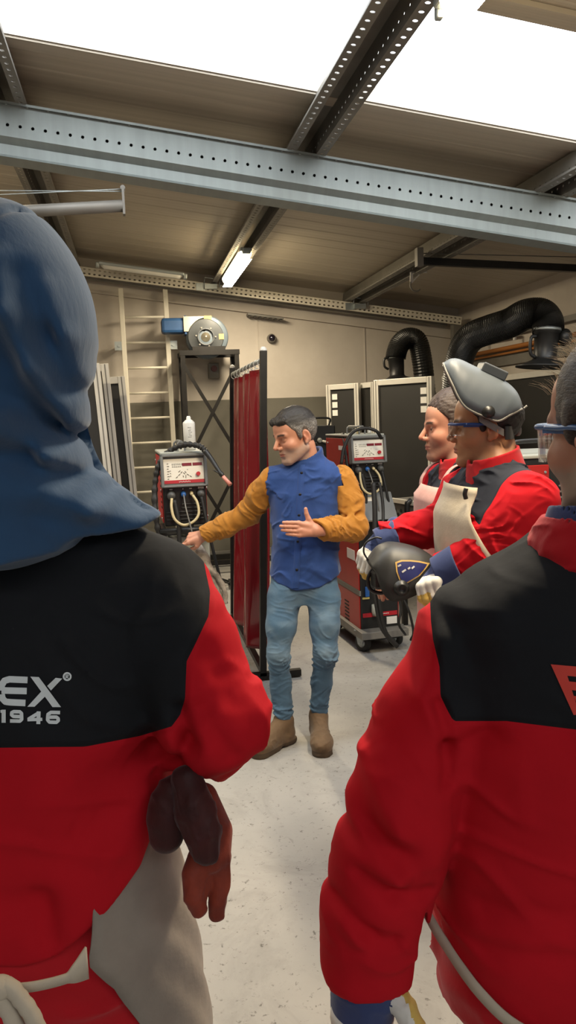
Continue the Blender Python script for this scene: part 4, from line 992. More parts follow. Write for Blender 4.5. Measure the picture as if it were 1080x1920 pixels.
# pipes on the right wall
p0, p1 = onX(880, 667, 3.72), onX(1090, 622, 3.72); p1[2] = p0[2]
t = tag(rebase(B().cyl(p0, p1, .022).cyl(p0 - ez * .05, p1 - ez * .05, .012).build('gas_pipe', M_orange), (p0 + p1) / 2), 'orange gas pipe running along the right wall', 'pipe')
p0, p1 = onX(905, 640, 3.70), onX(965, 628, 3.70); t = thing('wall_bracket', 'white folded bracket on the right wall above the orange pipe', 'bracket', p0)
B().bar(p0, p1, .05, .02).bar(p0, p0 - ez * .06, .02, .02).bar(p1, p1 - ez * .05 + ez * .0, .02, .03).build('arm', M_white, t, True)
# cables on the floor behind the curtain
t = thing('floor_cables', 'tangle of black cables on the floor behind the curtain', 'cables', (.6, 7.9, 0))
rnd = random.Random(4)
for k in range(4):
    pts = [(.35 + .7 * i / 7 + rnd.uniform(-.08, .08), 7.7 + rnd.uniform(-.35, .35), .012 + (.05 if i % 3 == 1 else 0) + k * .006) for i in range(8)]
    cable(pts, .009, 'cable', M_rubber, t)
t = thing('floor_duct', 'grey cable channel along the foot of the back wall', 'cable channel', (.9, 8.76, 0))
B().box((.9, 8.77, .12), (2.0, .06, .07)).build('channel', M_galv_d, t, True); B().box((.9, 8.74, .08), (1.9, .01, .012)).build('lid', M_grey, t, True)
# ------------------------------------------------------------------ the man in blue, showing the machine
def person(label, base, group=None):
    return thing('person', label, 'person', base, 0, group)
M_denimshirt = cloth_mat('blue_welding_jacket', '#23407a', .75, 700, .15, .10, 12, .2, .35)
M_suede = leather_mat('tan_suede', '#a06a26', '#bb8237', 14, .85, 240, .25)
def denim():
    q = N('faded_jeans'); n = q.noise(5, 5, .6, q.mapped((1, 1, .6))); f = q.attr('fade').outputs['Fac']
    c = q.ramp(n, [(.3, lin('#3f5870')), (.7, lin('#54728a'))]); q.base(q.mix(f, c, lin('#8da3b0')))
    q.bump(q.noise(1, 2, .5, q.mapped((500, 500, 120))), .2, .0007); q.bump(q.noise(1, 4, .6, q.mapped((26, 26, 40))), .3, .006); q.set(rough=.8, sheen=.1, spec=.2); return q.m
M_jeans = denim()
M_boot = leather_mat('brown_nubuck', '#5f4c38', '#786149', 20, .8, 200, .2); M_sole = mat('boot_sole', '#493a2a', .8)
def instructor():
    base = (onZ(500, 1399, 0) + onZ(599, 1393, 0)) / 2; base[1] += .08
    t = person('grey-haired man in a blue jacket with tan sleeves and jeans pointing at the machine', (base[0], base[1], 0))
    D = 3.93
    hc = at(553, 817, D - .04); H_ = frame(hc, -CAMR * math.cos(.50) - CAMF * math.sin(.50) - ez * .24, ez * 1 - CAMR * .06, 1.09)
    nb = at(578, 880, D + .02)
    sR, eR, wR = at(508, 898, D + .02), at(466, 964, D + .15), at(383, 1003, D + .22)
    sL, eL, wL = at(643, 898, D + .02), at(665, 990, D - .02), at(592, 994, D - .16)
    pel = at(571, 1090, D + .02)
    hR, kR, aR = at(533, 1122, D), at(521, 1225, D - .06), at(532, 1340, D + .0)
    hL, kL, aL = at(607, 1122, D), at(610, 1222, D - .05), at(597, 1338, D + .04)
    # body: one continuous skin surface
    HM = hframe(wR, at(334, 1016, D + .26) - wR, -CAMF * .7 + ez * .75, 1.0)
    handR = near(tr(HM, (.08, 0, 0)), .22, xf(hand_sdf(1, ((.12, .15, .1), (.55, .6, .4), (.8, .9, .5), (.9, .9, .6)), thumb=((.024, .026, -.006), (.05, .042, -.022), (.075, .040, -.036), (.098, .034, -.042))), HM))
    HL = hframe(wL, at(520, 990, D - .22) - wL, -CAMF * .95 + ez * .12, 1.0)
    handL = near(tr(HL, (.08, 0, 0)), .22, xf(hand_sdf(-1, ((.05, .08, .05), (.08, .1, .08), (.1, .12, .1), (.12, .15, .1)), thumb=((.022, .026, -.004), (.040, .052, -.002), (.052, .076, .0), (.058, .098, .002)), spread=-.03), HL))
    hd = near(hc, .24, xf(head_sdf(.0012, 1.0, 1.2), H_))
    core = U(rc(tr(H_, (0, -.03, -.06)), nb, .058, .064), rc(nb, pel, .06, .06), chain([nb, sR, eR, wR], [.05, .034, .030, .026], .02), chain([nb, sL, eL, wL], [.05, .034, .030, .026], .02), chain([pel, hR, kR, aR], [.06, .05, .028, .02], .02), chain([pel, hL, kL, aL], [.06, .05, .028, .02], .02), k=.02)
    f = U(core, hd, k=.02); f = U(f, handR, handL, k=.012)
    P, Q = sculpt(f, base + [-.7, -.4, .02], base + [.35, .75, 1.72], .003)
    lp = loc(H_, P); isH = (np.linalg.norm(lp, axis=1) < .17)
    sk = np.array(lin('#c08a70')); C_ = np.tile(np.array(lin('#c48c74')), (len(P), 1)); C_[isH] = head_tint(lp[isH], sk, lin('#9c5850'), .5, lin('#a0968c'), lin('#2b2623'))
    mesh('body', P, Q, M_skin, t, True, colors={'tint': C_}); eyes(H_, t, (.1, 1, -.5))
    quiff = U(rc((-.040, .064, .084), (.044, .064, .084), .016, .016), rc((-.035, .077, .078), (.042, .076, .080), .0075, .0075), k=.02)
    hs_ = U(hair_sdf(.002, .010, .002, .006, 2), folds(quiff, .004, (.008, .03, .02), 3), k=.014)
    P, Q = sculpt(xf(hs_, H_), hc - .2, hc + .2, .003); l = loc(H_, P); gr = np.clip((.068 - l[:, 2]) / .03, 0, 1) * np.clip((.07 - l[:, 1]) / .03, 0, 1) * (.35 + .9 * vnoise((l / .018).astype(np.float32), 4))
    mesh('hair', P, Q, hair_mat('greying_hair', '#1c1917', '#3a3532', 300, '#9a958f'), t, True, attrs={'grey': np.clip(gr, 0, 1)})
    # jacket body
    up = lambda px, py, d=D: at(px, py, d)
    zs = [1075, 1060, 1000, 950, 915, 890, 872, 858]; ctr = [(571, 1112), (571, 1085), (573, 1030), (572, 970), (571, 925), (573, 893), (576, 872), (580, 852)]
    A = [.178, .178, .165, .168, .178, .165, .105, .062]; Bq = [.115, .115, .118, .122, .122, .108, .085, .062]
    Rm = np.eye(4); Rm[:3, 0] = CAMR; Rm[:3, 1] = CAMF; Rm[:3, 3] = [base[0], base[1], 0]
    lc = np.array([loc(Rm, at(x, y, D + .03)[None])[0] for x, y in ctr])[::1]; o = np.argsort(lc[:, 2]); lc = lc[o]
    A = [A[i] for i in o]; Bq = [Bq[i] for i in o]
    tor = xf(loft(lc[:, 2], lc[:, 0], lc[:, 1], A, Bq, 2.4), Rm)
    tor = U(tor, rc(at(585, 888, D + .03), sR + CAMR * .01, .072, .066), rc(at(570, 888, D + .03), sL - CAMR * .01, .072, .066), k=.05)
    seams = []
    for pt, nn_ in ((at(499, 900, D), -CAMR * .93 + ez * .2), (at(641, 900, D), CAMR * .9 + ez * .32)):
        nn_ = np.array(nn_ / np.linalg.norm(nn_), np.float32); seams.append((pt.astype(np.float32), nn_)); tor = isect(tor, (lambda p, pt=pt.astype(np.float32), nn_=nn_: (p - pt) @ nn_), k=.01)
    tor = folds(tor, .008, (.20, .15, .05), 5, np.array(Matrix.Rotation(.25, 3, 'Y'))); tor = folds(tor, .005, (.1, .1, .03), 8, np.array(Matrix.Rotation(-.5, 3, 'Y')))
    for a_, b_, w, dd in (((500, 960), (560, 990), .016, .012), ((505, 1040), (600, 1075), .018, .010), ((640, 950), (580, 985), .016, .010), ((645, 1040), (575, 1062), .02, .012), ((520, 1000), (545, 1080), .02, .008)):
        tor = crease(tor, at(*a_, D - .10), at(*b_, D - .12), w, dd)
    colr = rc(at(578, 872, D + .0), at(582, 848, D + .01), .066, .064); colr = cut(colr, rc(at(578, 880, D), at(575, 800, D), .056, .060), k=.004); colr = isect(colr, (lambda p, c=at(579, 848, D + .01).astype(np.float32), nn_=(ez * .9 - CAMR * .35 - CAMF * .25).astype(np.float32): (p - c) @ nn_), k=.006)
    hem = lambda p: (loc(Rm, p)[:, 2])
    hz = [loc(Rm, at(*q, D - .1)[None])[0] for q in ((498, 1082), (520, 1098), (555, 1110), (600, 1104), (642, 1082))]; hx = [q[0] for q in hz]; hv = [q[2] for q in hz]
    def hemf(p): l = loc(Rm, p.astype(np.float64)); return (np.interp(l[:, 0], hx, hv) - l[:, 2]).astype(np.float32)
    jk = isect(U(tor, colr, k=.012), hemf, k=.008)
    P, Q = sculpt(jk, base + [-.3, -.3, .7], base + [.35, .4, 1.55], .005); jo = mesh('jacket', P, Q, M_denimshirt, t, True)
    # placket with snaps
    b = B(); pl = [at(x, y, D - .098 - .0 * y) for x, y in ((566, 872), (564, 900), (562, 940), (560, 985), (558, 1030), (556, 1075), (554, 1104))]
    from mathutils.bvhtree import BVHTree
    bv = BVHTree.FromPolygons([Vector(p) for p in P], [tuple(int(i) for i in q) for q in Q])
    def stick(p, off=.002, dr=None):
        dr = Vector(CAMF if dr is None else dr); h = bv.ray_cast(Vector(p) - dr * .4, dr); return np.array(h[0]) - np.array(dr) * off if h[0] is not None else np.array(p)
    cp = crom(pl, 6); wd = .016
    b.grid([[stick(p + CAMR * e, .003 if abs(e) < .015 else -.001) for e in (-wd, -wd * .9, 0, wd * .9, wd)] for p in cp]); b.build('placket', M_denimshirt, jo, True)
    for x, y in ((565, 885), (562, 924), (560, 962), (558, 1010), (556, 1062)):
        q = stick(at(x, y, D)); B().lathe(q + CAMF * .002, -CAMF, [(0, .0075), (.003, .0075), (.0045, .005), (.005, 0)], 14).build('snap', mat('dark_snap', '#23262e', .35, .6, None, None), jo, True)
    # sleeves
    def sleeve(pts, rs, seed, cr, seam):
        f = chain(pts, rs, .03); u = (np.array(pts[-1]) - np.array(pts[1])); R = np.array(basis(u, (0, 0, 1)))
        f = folds(f, .011, (.035, .10, .10), seed, R); f = folds(f, .006, (.018, .05, .05), seed + 1, R)
        for a_, b_, w, dd in cr: f = crease(f, a_, b_, w, dd)
        f = isect(f, lambda p: ((p - np.array(pts[-1], np.float32)) @ (u / np.linalg.norm(u)).astype(np.float32)), k=.004)
        sp, sn = seam; f = isect(f, lambda p: np.where((np.sqrt(((p - sp) ** 2).sum(1)) < .105) & (p[:, 2] > sp[2] - .025), -((p - sp) @ sn) - np.float32(.004), np.float32(-.06)).astype(np.float32))
        f = cut(f, rc(pts[-1] - u * .1, pts[-1] + u * .2, rs[-1] - .013, rs[-1] - .010), k=.002)
        lo = np.min(pts, 0) - .12; hi = np.max(pts, 0) + .12; P, Q = sculpt(f, lo, hi, .0045); return mesh('sleeve', P, Q, M_suede, t, True)
    sleeve([sR + CAMR * .012 - ez * .0, (sR + eR) / 2 - ez * .004, eR, (eR + wR) / 2, wR - (wR - eR) * .02], [.066, .064, .058, .054, .048], 11, [(at(488, 945, D), at(462, 985, D), .012, .012), (at(470, 935, D), at(450, 975, D), .01, .010)], seams[0])
    sleeve([sL - CAMR * .006, (sL + eL) / 2 + CAMR * .008, eL + CAMR * .0, (eL + wL) / 2, wL + (eL - wL) * .08], [.066, .066, .062, .055, .050], 21, [(at(640, 975, D - .06), at(680, 960, D - .06), .012, .012), (at(645, 955, D - .06), at(682, 940, D - .06), .012, .008)], seams[1])
    # jeans
    def leg(h, k_, a_, r): return chain([h, (h + k_) / 2 - CAMF * .01, k_, (k_ + a_) / 2 + CAMF * .02, a_], r, .03)
    lz = [loc(Rm, at(x, y, D + .03)[None])[0] for x, y in ((570, 1128), (570, 1095), (571, 1060))]; lz = np.array(lz)
    pv = xf(loft(lz[:, 2], lz[:, 0], lz[:, 1], [.150, .168, .160], [.085, .105, .105], 2.6), Rm)
    jn = U(leg(hR, kR, aR, [.085, .070, .050, .049, .045]), leg(hL, kL, aL, [.085, .071, .054, .048, .043]), k=.01); jn = U(jn, pv, k=.03)
    nearp = lambda p: np.ones(len(p), np.float32)
    zk = float(kR[2]); za = float(aR[2])
    fold_w = lambda p: (.35 + 1.1 * np.exp(-((p[:, 2] - zk + .03) / .09) ** 2) + .9 * np.exp(-((p[:, 2] - za - .05) / .09) ** 2)).astype(np.float32)
    jn = folds(jn, .009, (.10, .12, .030), 31, np.array(Matrix.Rotation(.35, 3, 'Y')), True, fold_w); jn = folds(jn, .004, (.06, .06, .018), 33, np.array(Matrix.Rotation(-.4, 3, 'Y')), True, fold_w)
    zc = za + .0; jn = isect(jn, lambda p: (zc - .02 - p[:, 2]), k=.006)
    P, Q = sculpt(jn, base + [-.3, -.35, .02], base + [.35, .4, .95], .0045)
    fade = np.clip(.75 * vnoise((P / np.array([.05, .05, .03])).astype(np.float32), 3) - .25, 0, 1) * np.clip(1 - np.abs(P[:, 2] - zk - .14) / .26, 0, 1) + .25 * np.exp(-((P[:, 2] - zk) / .04) ** 2)
    mesh('jeans', P, Q, M_jeans, t, True, attrs={'fade': np.clip(fade, 0, .8)})
    # boots
    for an, u in ((aR, onZ(486, 1403, 0) - onZ(540, 1378, 0)), (aL, onZ(602, 1398, 0) - onZ(596, 1368, 0))):
        u[2] = 0; u /= np.linalg.norm(u); heel = np.array([an[0], an[1], 0]) - u * .058; toe = heel + u * .285
        f = folds(shoe_sdf(heel, toe, 1, .07), .003, (.03, .04, .03), 4); P, Q = sculpt(f, np.minimum(heel, toe) - [.1, .1, .01], np.maximum(heel, toe) + [.1, .1, .22], .004)
        bo = mesh('boot', P, Q, [M_boot, M_sole], t, True)
        z = np.array([v.co.z for v in bo.data.vertices]); 
        mi = np.array([1 if max(z[i] for i in p.vertices) < .030 else 0 for p in bo.data.polygons], np.int32); bo.data.polygons.foreach_set('material_index', mi)
    return t
instructor()
# ------------------------------------------------------------------ the two trainees at the right
M_work = workwear_mat('red_black_workwear', '#b5121f', '#1d1e21'); M_work2 = workwear_mat('red_navy_workwear', '#bb1622', '#2c2f38'); M_redcloth = cloth_mat('red_work_cloth', '#b0101c', .8, 900, .12, .07, 8, .12, .25)
M_blackcloth = cloth_mat('black_work_cloth', '#1f2023', .8, 900, .12, .1, 8, .12, .25); M_navy = cloth_mat('navy_glove_cuff', '#34406a', .8, 700, .2, .1, 12, .15, .2)
M_apron = leather_mat('cream_split_leather', '#c4b59c', '#ddd1bc', 11, .85, 200, .3); M_pink = leather_mat('pink_split_leather', '#b98a84', '#cfa49c', 11, .85, 200, .3)
M_glovew = leather_mat('white_glove_leather', '#cfcbc2', '#e4e0d8', 14, .7, 220, .2); M_yellow = leather_mat('yellow_glove_leather', '#c39d3f', '#d9bd72', 12, .75, 220, .2)
M_helm = mat('grey_helmet_shell', '#525960', .5, .0, (10, .05), (300, .06, .0006), spec=.35); M_helmb = mat('black_helmet_shell', '#2a2a29', .5, 0, (10, .08), (300, .08, .0006))
M_strap = mat('grey_plastic_strap', '#6d6a64', .5, 0, None, None); M_gogg = mat('blue_goggle_frame', '#1f3f7c', .35, 0, None, None)
def lens_mat():
    q = N('clear_lens'); q.base(lin('#f4f6f6')); q.set(rough=.04, trans=1., ior=1.2, spec=.5); q.b.inputs['Alpha'].default_value = .35; return q.m
M_lens = lens_mat()
def text_marks(b, o, R, rows, w=.002):
    for (x0, z0, x1, z1) in rows: b.bar(o + np.array(R @ Vector((x0, 0, z0))), o + np.array(R @ Vector((x1, 0, z1))), w, .0008, R @ Vector((0, 1, 0)))
def gauntlet(parent, w, fwd, back, side, curl, thumb, name='glove', elbow=None, cr=.066, fat=1.3, cw=M_glovew, s=1.08, cuffL=.07, aoff=.030):
    """leather work glove: palm and five fingers, navy back patch and cuff"""
    HM = hframe(w, fwd, back, s); f = near(tr(HM, (.08, 0, 0)), .27, xf(hand_sdf(side, curl, thumb, fat=fat), HM))
    P, Q = sculpt(folds(f, .002, (.012, .02, .02), 3), np.array(w) - .26, np.array(w) + .26, .0035)
    l = loc(HM, P); pl = np.where(l[:, 2] < -.006 + .0 * l[:, 0], 1., -1.)
    g = mesh(name, P, Q, cw, parent, True, attrs={'pal': pl})
    me = g.data; me.materials.append(M_yellow); me.materials.append(M_navy)
    v = l; mi = []
    for p in me.polygons:
        c = v[list(p.vertices)].mean(0); mi.append(2 if (c[2] > .004 and .0 < c[0] < .062) or c[0] < .004 else (1 if c[2] < -.010 and c[1] * side > -.012 else 0))
    me.polygons.foreach_set('material_index', np.array(mi, np.int32))
    a = np.array(w) + np.array(HM)[:3, 0] * aoff; e = np.array(elbow if elbow is not None else a - np.array(HM)[:3, 0]); d = (e - a) / np.linalg.norm(e - a)
    k = rc(a, a + d * cuffL, cr * .80, cr); k = cut(k, rc(a - d * .05, a + d * (cuffL + .06), cr * .80 - .013, cr - .011), .001)
    dd = d.astype(np.float32); aa = a.astype(np.float32); k = isect(k, lambda p: np.maximum((p - aa) @ dd - np.float32(cuffL), -((p - aa) @ dd)), k=.002)
    P, Q = sculpt(folds(k, .002, (.03, .05, .05), 6), np.minimum(a, a + d * cuffL) - .1, np.maximum(a, a + d * cuffL) + .1, .0035)
    c = mesh('glove_cuff', P, Q, M_navy, g, True)
    return g, c, HM
def goggles(H_, parent, shade_=M_gogg, lens_drop=.032):
    """wrap-around safety spectacles: brow bar, side arms and clear lenses"""
    g = B(); brow = [tr(H_, q) for q in ((-.073, .03, .012), (-.070, .065, .014), (-.058, .092, .015), (-.03, .106, .016), (0, .109, .015), (.03, .106, .016), (.058, .092, .015), (.070, .065, .014), (.073, .03, .012))]
    cb = crom(brow, 6); g.tube(cb, [.0045] * len(cb), 8)
    for s in (-1, 1):
        c = crom([tr(H_, q) for q in ((s * .072, .06, .013), (s * .0775, .03, .011), (s * .080, .0, .010), (s * .0795, -.03, .002))], 6); g.tube(c, .0042, 8)
        g.grid([[tr(H_, (s * (.071 + .006 * a), .068 - .05 * a, .018 - .012 * bq - .003 * a)) for bq in (0, .5, 1)] for a in np.linspace(0, 1, 5)])
    o = g.build('safety_glasses', shade_, parent, True)
    for s in (-1, 1):
        L = B().grid([[tr(H_, (s * x, y + .002, .013 - lens_drop * k - (.004 * k if x < .02 else 0))) for k in np.linspace(0, 1, 5)] for x, y in ((.006, .110), (.02, .108), (.036, .104), (.05, .096), (.062, .084), (.068, .066))])
        solidify(L.build('lens', M_lens, o, True), .002)
    return o
def trainee(which):
    if which == 2: D, base, lab = 2.45, None, 'man wearing a grey welding helmet pushed up and a red and black jacket'
    else: D, base, lab = 3.02, None, 'bareheaded dark-haired man in a pink apron beside the helmet wearer'
    px = FPX / D
    if which == 2: hc = at(911, 801, D); fw = -CAMR * math.cos(.2) + CAMF * math.sin(.2) - ez * .03; hs = 1.02; cx, dy = 926, 0
    else: hc = at(846, 803, D); fw = -CAMR * math.cos(.05) - CAMF * math.sin(.05) - ez * .02; hs = 1.05; cx, dy = 866, 0
    base = np.array([at(cx, 1000, D)[0], at(cx, 1000, D)[1], 0.]); t = person(lab, base)
    H_ = frame(hc, fw, ez, hs)
    # body frame: chest looks to the left of the picture and a little towards the onlookers
    th = .27 if which == 2 else .22
    bf = -CAMR * math.cos(th) - CAMF * math.sin(th); br = np.cross(bf, ez); Rm = np.eye(4); Rm[:3, 0] = br; Rm[:3, 1] = bf; Rm[:3, 3] = base
    zn = hc[2] - (.118 if which == 2 else .135)
    L = lambda x, y, z: base + br * x + bf * y + ez * z
    nb = L(0, -.01, zn)
    if which == 2:
        sL, eL, wL = L(-.162, -.02, zn - .10), at(968, 1016, D - .15), at(824, 1068, D - .06)
        sR, eR, wR = L(.165, .0, zn - .10), at(838, 982, D + .14), at(716, 1010, D + .16)
    else:
        sL, eL, wL = L(-.18, -.01, zn - .085), L(-.22, .02, zn - .36), L(-.12, .24, zn - .40)
        sR, eR, wR = L(.18, -.01, zn - .085), L(.22, .02, zn - .36), L(.10, .22, zn - .42)
    tone = '#b3805a' if which == 2 else '#bb8871'
    f = U(near(hc, .24, xf(head_sdf(.0036, 1.02, 1. if which == 2 else 1.15), H_)), rc(tr(H_, (0, -.03, -.06)), nb, .057, .062), rc(nb, L(0, 0, .95), .06, .06), chain([nb, sL, eL, wL], [.05, .042, .034, .025], .02), chain([nb, sR, eR, wR], [.05, .042, .034, .025], .02), chain([L(0, 0, .95), L(-.09, 0, .9), L(-.1, .02, .48), L(-.1, 0, .1)], [.06, .06, .035, .025]), chain([L(0, 0, .95), L(.09, 0, .9), L(.1, .02, .48), L(.1, 0, .1)], [.06, .06, .035, .025]), k=.02)
    if which == 3:
        for w_, e_, s in ((wL, eL, -1), (wR, eR, 1)):
            HM = hframe(w_, w_ - e_, ez, .95); f = U(f, near(tr(HM, (.06, 0, 0)), .2, xf(hand_sdf(s, ((.5, .6, .4),) * 4), HM)), k=.01)
    P, Q = sculpt(f, np.minimum(base - .55, base - .3) * [1, 1, 0] + [-.1, -.1, .04], base + [.5, .55, hc[2] + .2], .003 if which == 2 else .0035)
    l = loc(H_, P); isH = np.linalg.norm(l, axis=1) < .18; C_ = np.tile(np.array(lin(tone)), (len(P), 1))
    C_[isH] = head_tint(l[isH], np.array(lin(tone)), lin('#94564c' if which == 2 else '#a0605a'), .22 if which == 2 else .38, lin('#6d5546' if which == 2 else '#6a5a52'), lin('#1d1512'))
    mesh('body', P, Q, M_skin, t, True, colors={'tint': C_}); eyes(H_, t, (0, 1, 0))
    if which == 2: hm = hair_mat('black_hair', '#0f0d0c', '#2c2724'); hsd = hair_sdf(.007, .007, .003, .0, 5)
    else: hm = hair_mat('dark_brown_hair', '#2a211d', '#5d4c44'); hsd = hair_sdf(.0085, .009, .0035, .016, 7)
    P, Q = sculpt(xf(hsd, H_), hc - .2, hc + .22, .003); mesh('hair', P, Q, hm, t, True)
    # jacket
    zs = [.80, .92, 1.02, 1.12, 1.22, 1.31, zn - .09, zn - .04, zn - .005]; A = [.19, .19, .185, .19, .20, .205, .185, .12, .075]; Bq = [.135, .13, .125, .13, .14, .138, .115, .088, .07]
    tor = xf(loft(zs, [0] * 9, [0, 0, 0, 0, .0, .0, -.01, -.012, -.012], A, Bq, 2.4), Rm)
    arms = U(chain([sL, (sL + eL) / 2, eL, (eL + wL) / 2, wL], [.076, .073, .067, .060, .050], .03), chain([sR, (sR + eR) / 2, eR, (eR + wR) / 2, wR], [.076, .072, .064, .058, .049], .03))
    jk = U(tor, rc(L(-.05, -.01, zn - .05), sL, .07, .075), rc(L(.05, -.01, zn - .05), sR, .07, .075), arms, k=.045)
    jk = folds(jk, .010, (.13, .12, .04), 41 + which, np.array(Matrix.Rotation(.7, 3, 'Y'))); jk = folds(jk, .006, (.07, .07, .022), 44 + which, np.array(Matrix.Rotation(-.4, 3, 'X')))
    for w_, e_ in ((wL, eL), (wR, eR)):
        d = (w_ - e_) / np.linalg.norm(w_ - e_); jk = cut(jk, rc(w_ - d * .02, w_ + d * .2, .042, .055), k=.004)
        jk = isect(jk, (lambda p, w_=w_.astype(np.float32), d=d.astype(np.float32): np.where(np.sqrt(((p - w_) ** 2).sum(1)) < .16, (p - w_) @ d, np.float32(-.05)).astype(np.float32)))
    col_ = rc(L(0, -.012, zn - .045), L(0, .0, zn + .035), .098, .080); col_ = cut(col_, rc(L(0, -.012, zn - .1), L(0, .010, zn + .12), .074, .070), k=.004)
    col_ = isect(col_, xf(lambda p: p[:, 2] - np.float32(zn + .042) + .28 * p[:, 1], Rm), k=.004); col_ = cut(col_, xf(rbox((0, .12, zn + .06), (.012, .1, .05)), Rm), k=.006)
    lo, hi = base + [-.75, -.5, .78], base + [.5, .75, zn + .1]
    P, Q = sculpt(jk, lo, hi, .0045); l = loc(Rm, P)
    yk = np.minimum(np.minimum(l[:, 2] - (zn - .20), .148 - np.abs(l[:, 0]) - .10 * np.abs(l[:, 1] + .01)), .125 - l[:, 1])
    mesh('jacket', P, Q, M_work2, t, True, attrs={'yoke': -yk})
    P, Q = sculpt(folds(col_, .0012, (.04, .04, .02), 3), L(0, 0, zn) - .16, L(0, 0, zn) + .16, .004); mesh('collar', P, Q, M_redcloth, t, True)
    # apron
    M_ap = M_apron if which == 2 else M_pink
    zt_, zb_ = (zn - .05, zn - .60) if which == 2 else (zn - .075, zn - .62)
    G = []
    sh = lambda z: np.interp(z, zs, Bq) if True else 0
    from mathutils.bvhtree import BVHTree
    bv = BVHTree.FromPolygons([Vector(p) for p in l], [tuple(int(i) for i in q) for q in Q]) if False else None
    for i in range(29):
        u = i / 28; z = zt_ + (zb_ - zt_) * u; w = .105 + .075 * min(1, max(0, (u - .12) / .25)); row = []
        for j in range(25):
            x = w * (-1 + 2 * j / 24); aa, bb = max(.15, np.interp(z, zs, A)) + .012, max(.112, np.interp(z, zs, Bq)) + .016
            y = bb * max(0, 1 - (abs(x) / aa) ** 2.4) ** (1 / 2.4) + .006 * math.sin(x * 40 + z * 9) * u + .006
            row.append(L(x, y, z + .004 * math.sin(9 * x)))
        G.append(row)
    solidify(B().grid(G).build('apron', M_ap, t, True), .003, 1.)
    b = B()
    for s in ((-1, 1) if which == 3 else ()):
        c = crom([L(s * .095, .125, zt_ - .005), L(s * .095, .115, zt_ + .03), L(s * .09, .07, zn - .0), L(s * .07, -.02, zn + .01), L(0, -.085, zn)], 5)
        b.grid([[p + br * e for e in (-.012, .012)] for p in c])
    if which == 3: solidify(b.build('apron_strap', M_ap, t, True), .003, 1.)
    else: B().tube(crom([L(-.088, .142, zt_ - .035), L(-.089, .146, zt_ - .02), L(-.09, .142, zt_ - .004)], 5), .007, 8).build('apron_toggle', M_plastic, t, True)
    # trousers, boots
    zh = .86
    tr_ = U(chain([L(-.09, 0, .9), L(-.105, .02, .5), L(-.105, -.01, .10)], [.105, .085, .07], .03), chain([L(.09, 0, .9), L(.105, .02, .5), L(.105, -.01, .10)], [.105, .085, .07], .03), xf(loft([.80, .92, .98], [0] * 3, [0] * 3, [.19, .185, .18], [.13, .125, .12]), Rm), k=.03)
    tr_ = isect(folds(tr_, .007, (.1, .1, .05), 9), lambda p: .05 - p[:, 2]); P, Q = sculpt(tr_, base + [-.35, -.35, 0], base + [.35, .35, 1.02], .008); mesh('trousers', P, Q, M_redcloth, t, True)
    for s in (-1, 1):
        h_ = L(s * .105, -.07, 0); P, Q = sculpt(shoe_sdf(h_, h_ + bf * .29, 1, .06), h_ - [.35, .35, .01], h_ + [.35, .35, .2], .006); mesh('boot', P, Q, M_plastic, t, True)
    return dict(t=t, H=H_, hc=hc, L=L, br=br, bf=bf, wL=wL, wR=wR, eL=eL, eR=eR, zn=zn, D=D)
T3 = trainee(3)
T2 = trainee(2)
FIST = ((.9, 1.0, .7), (1.0, 1.1, .7), (1.05, 1.1, .7), (1.1, 1.1, .7))
g, c, HM = gauntlet(T2['t'], T2['wR'] - (T2['wR'] - T2['eR']) * .02, at(683, 1050, 2.60) - T2['wR'], ez * .75 - CAMR * .35 - CAMF * .55, 1, ((.55, .75, .5),) * 4, ((.024, .028, -.012), (.046, .044, -.030), (.068, .044, -.046), (.085, .034, -.055)), elbow=T2['eR'], fat=1.25, s=1.0)
g2, c2, HM2 = gauntlet(T2['t'], T2['wL'] - (T2['wL'] - T2['eL']) * .02, at(800, 1100, 2.33) - T2['wL'], -CAMF * .55 - CAMR * .75 + ez * .3, -1, FIST, ((.024, .026, -.012), (.052, .040, -.030), (.080, .030, -.044), (.096, .012, -.05)), elbow=T2['eL'], fat=1.25, s=1.0)
for k, (cc, HMx) in enumerate(((c, HM), (c2, HM2))):
    pass
goggles(T2['H'], T2['t'])
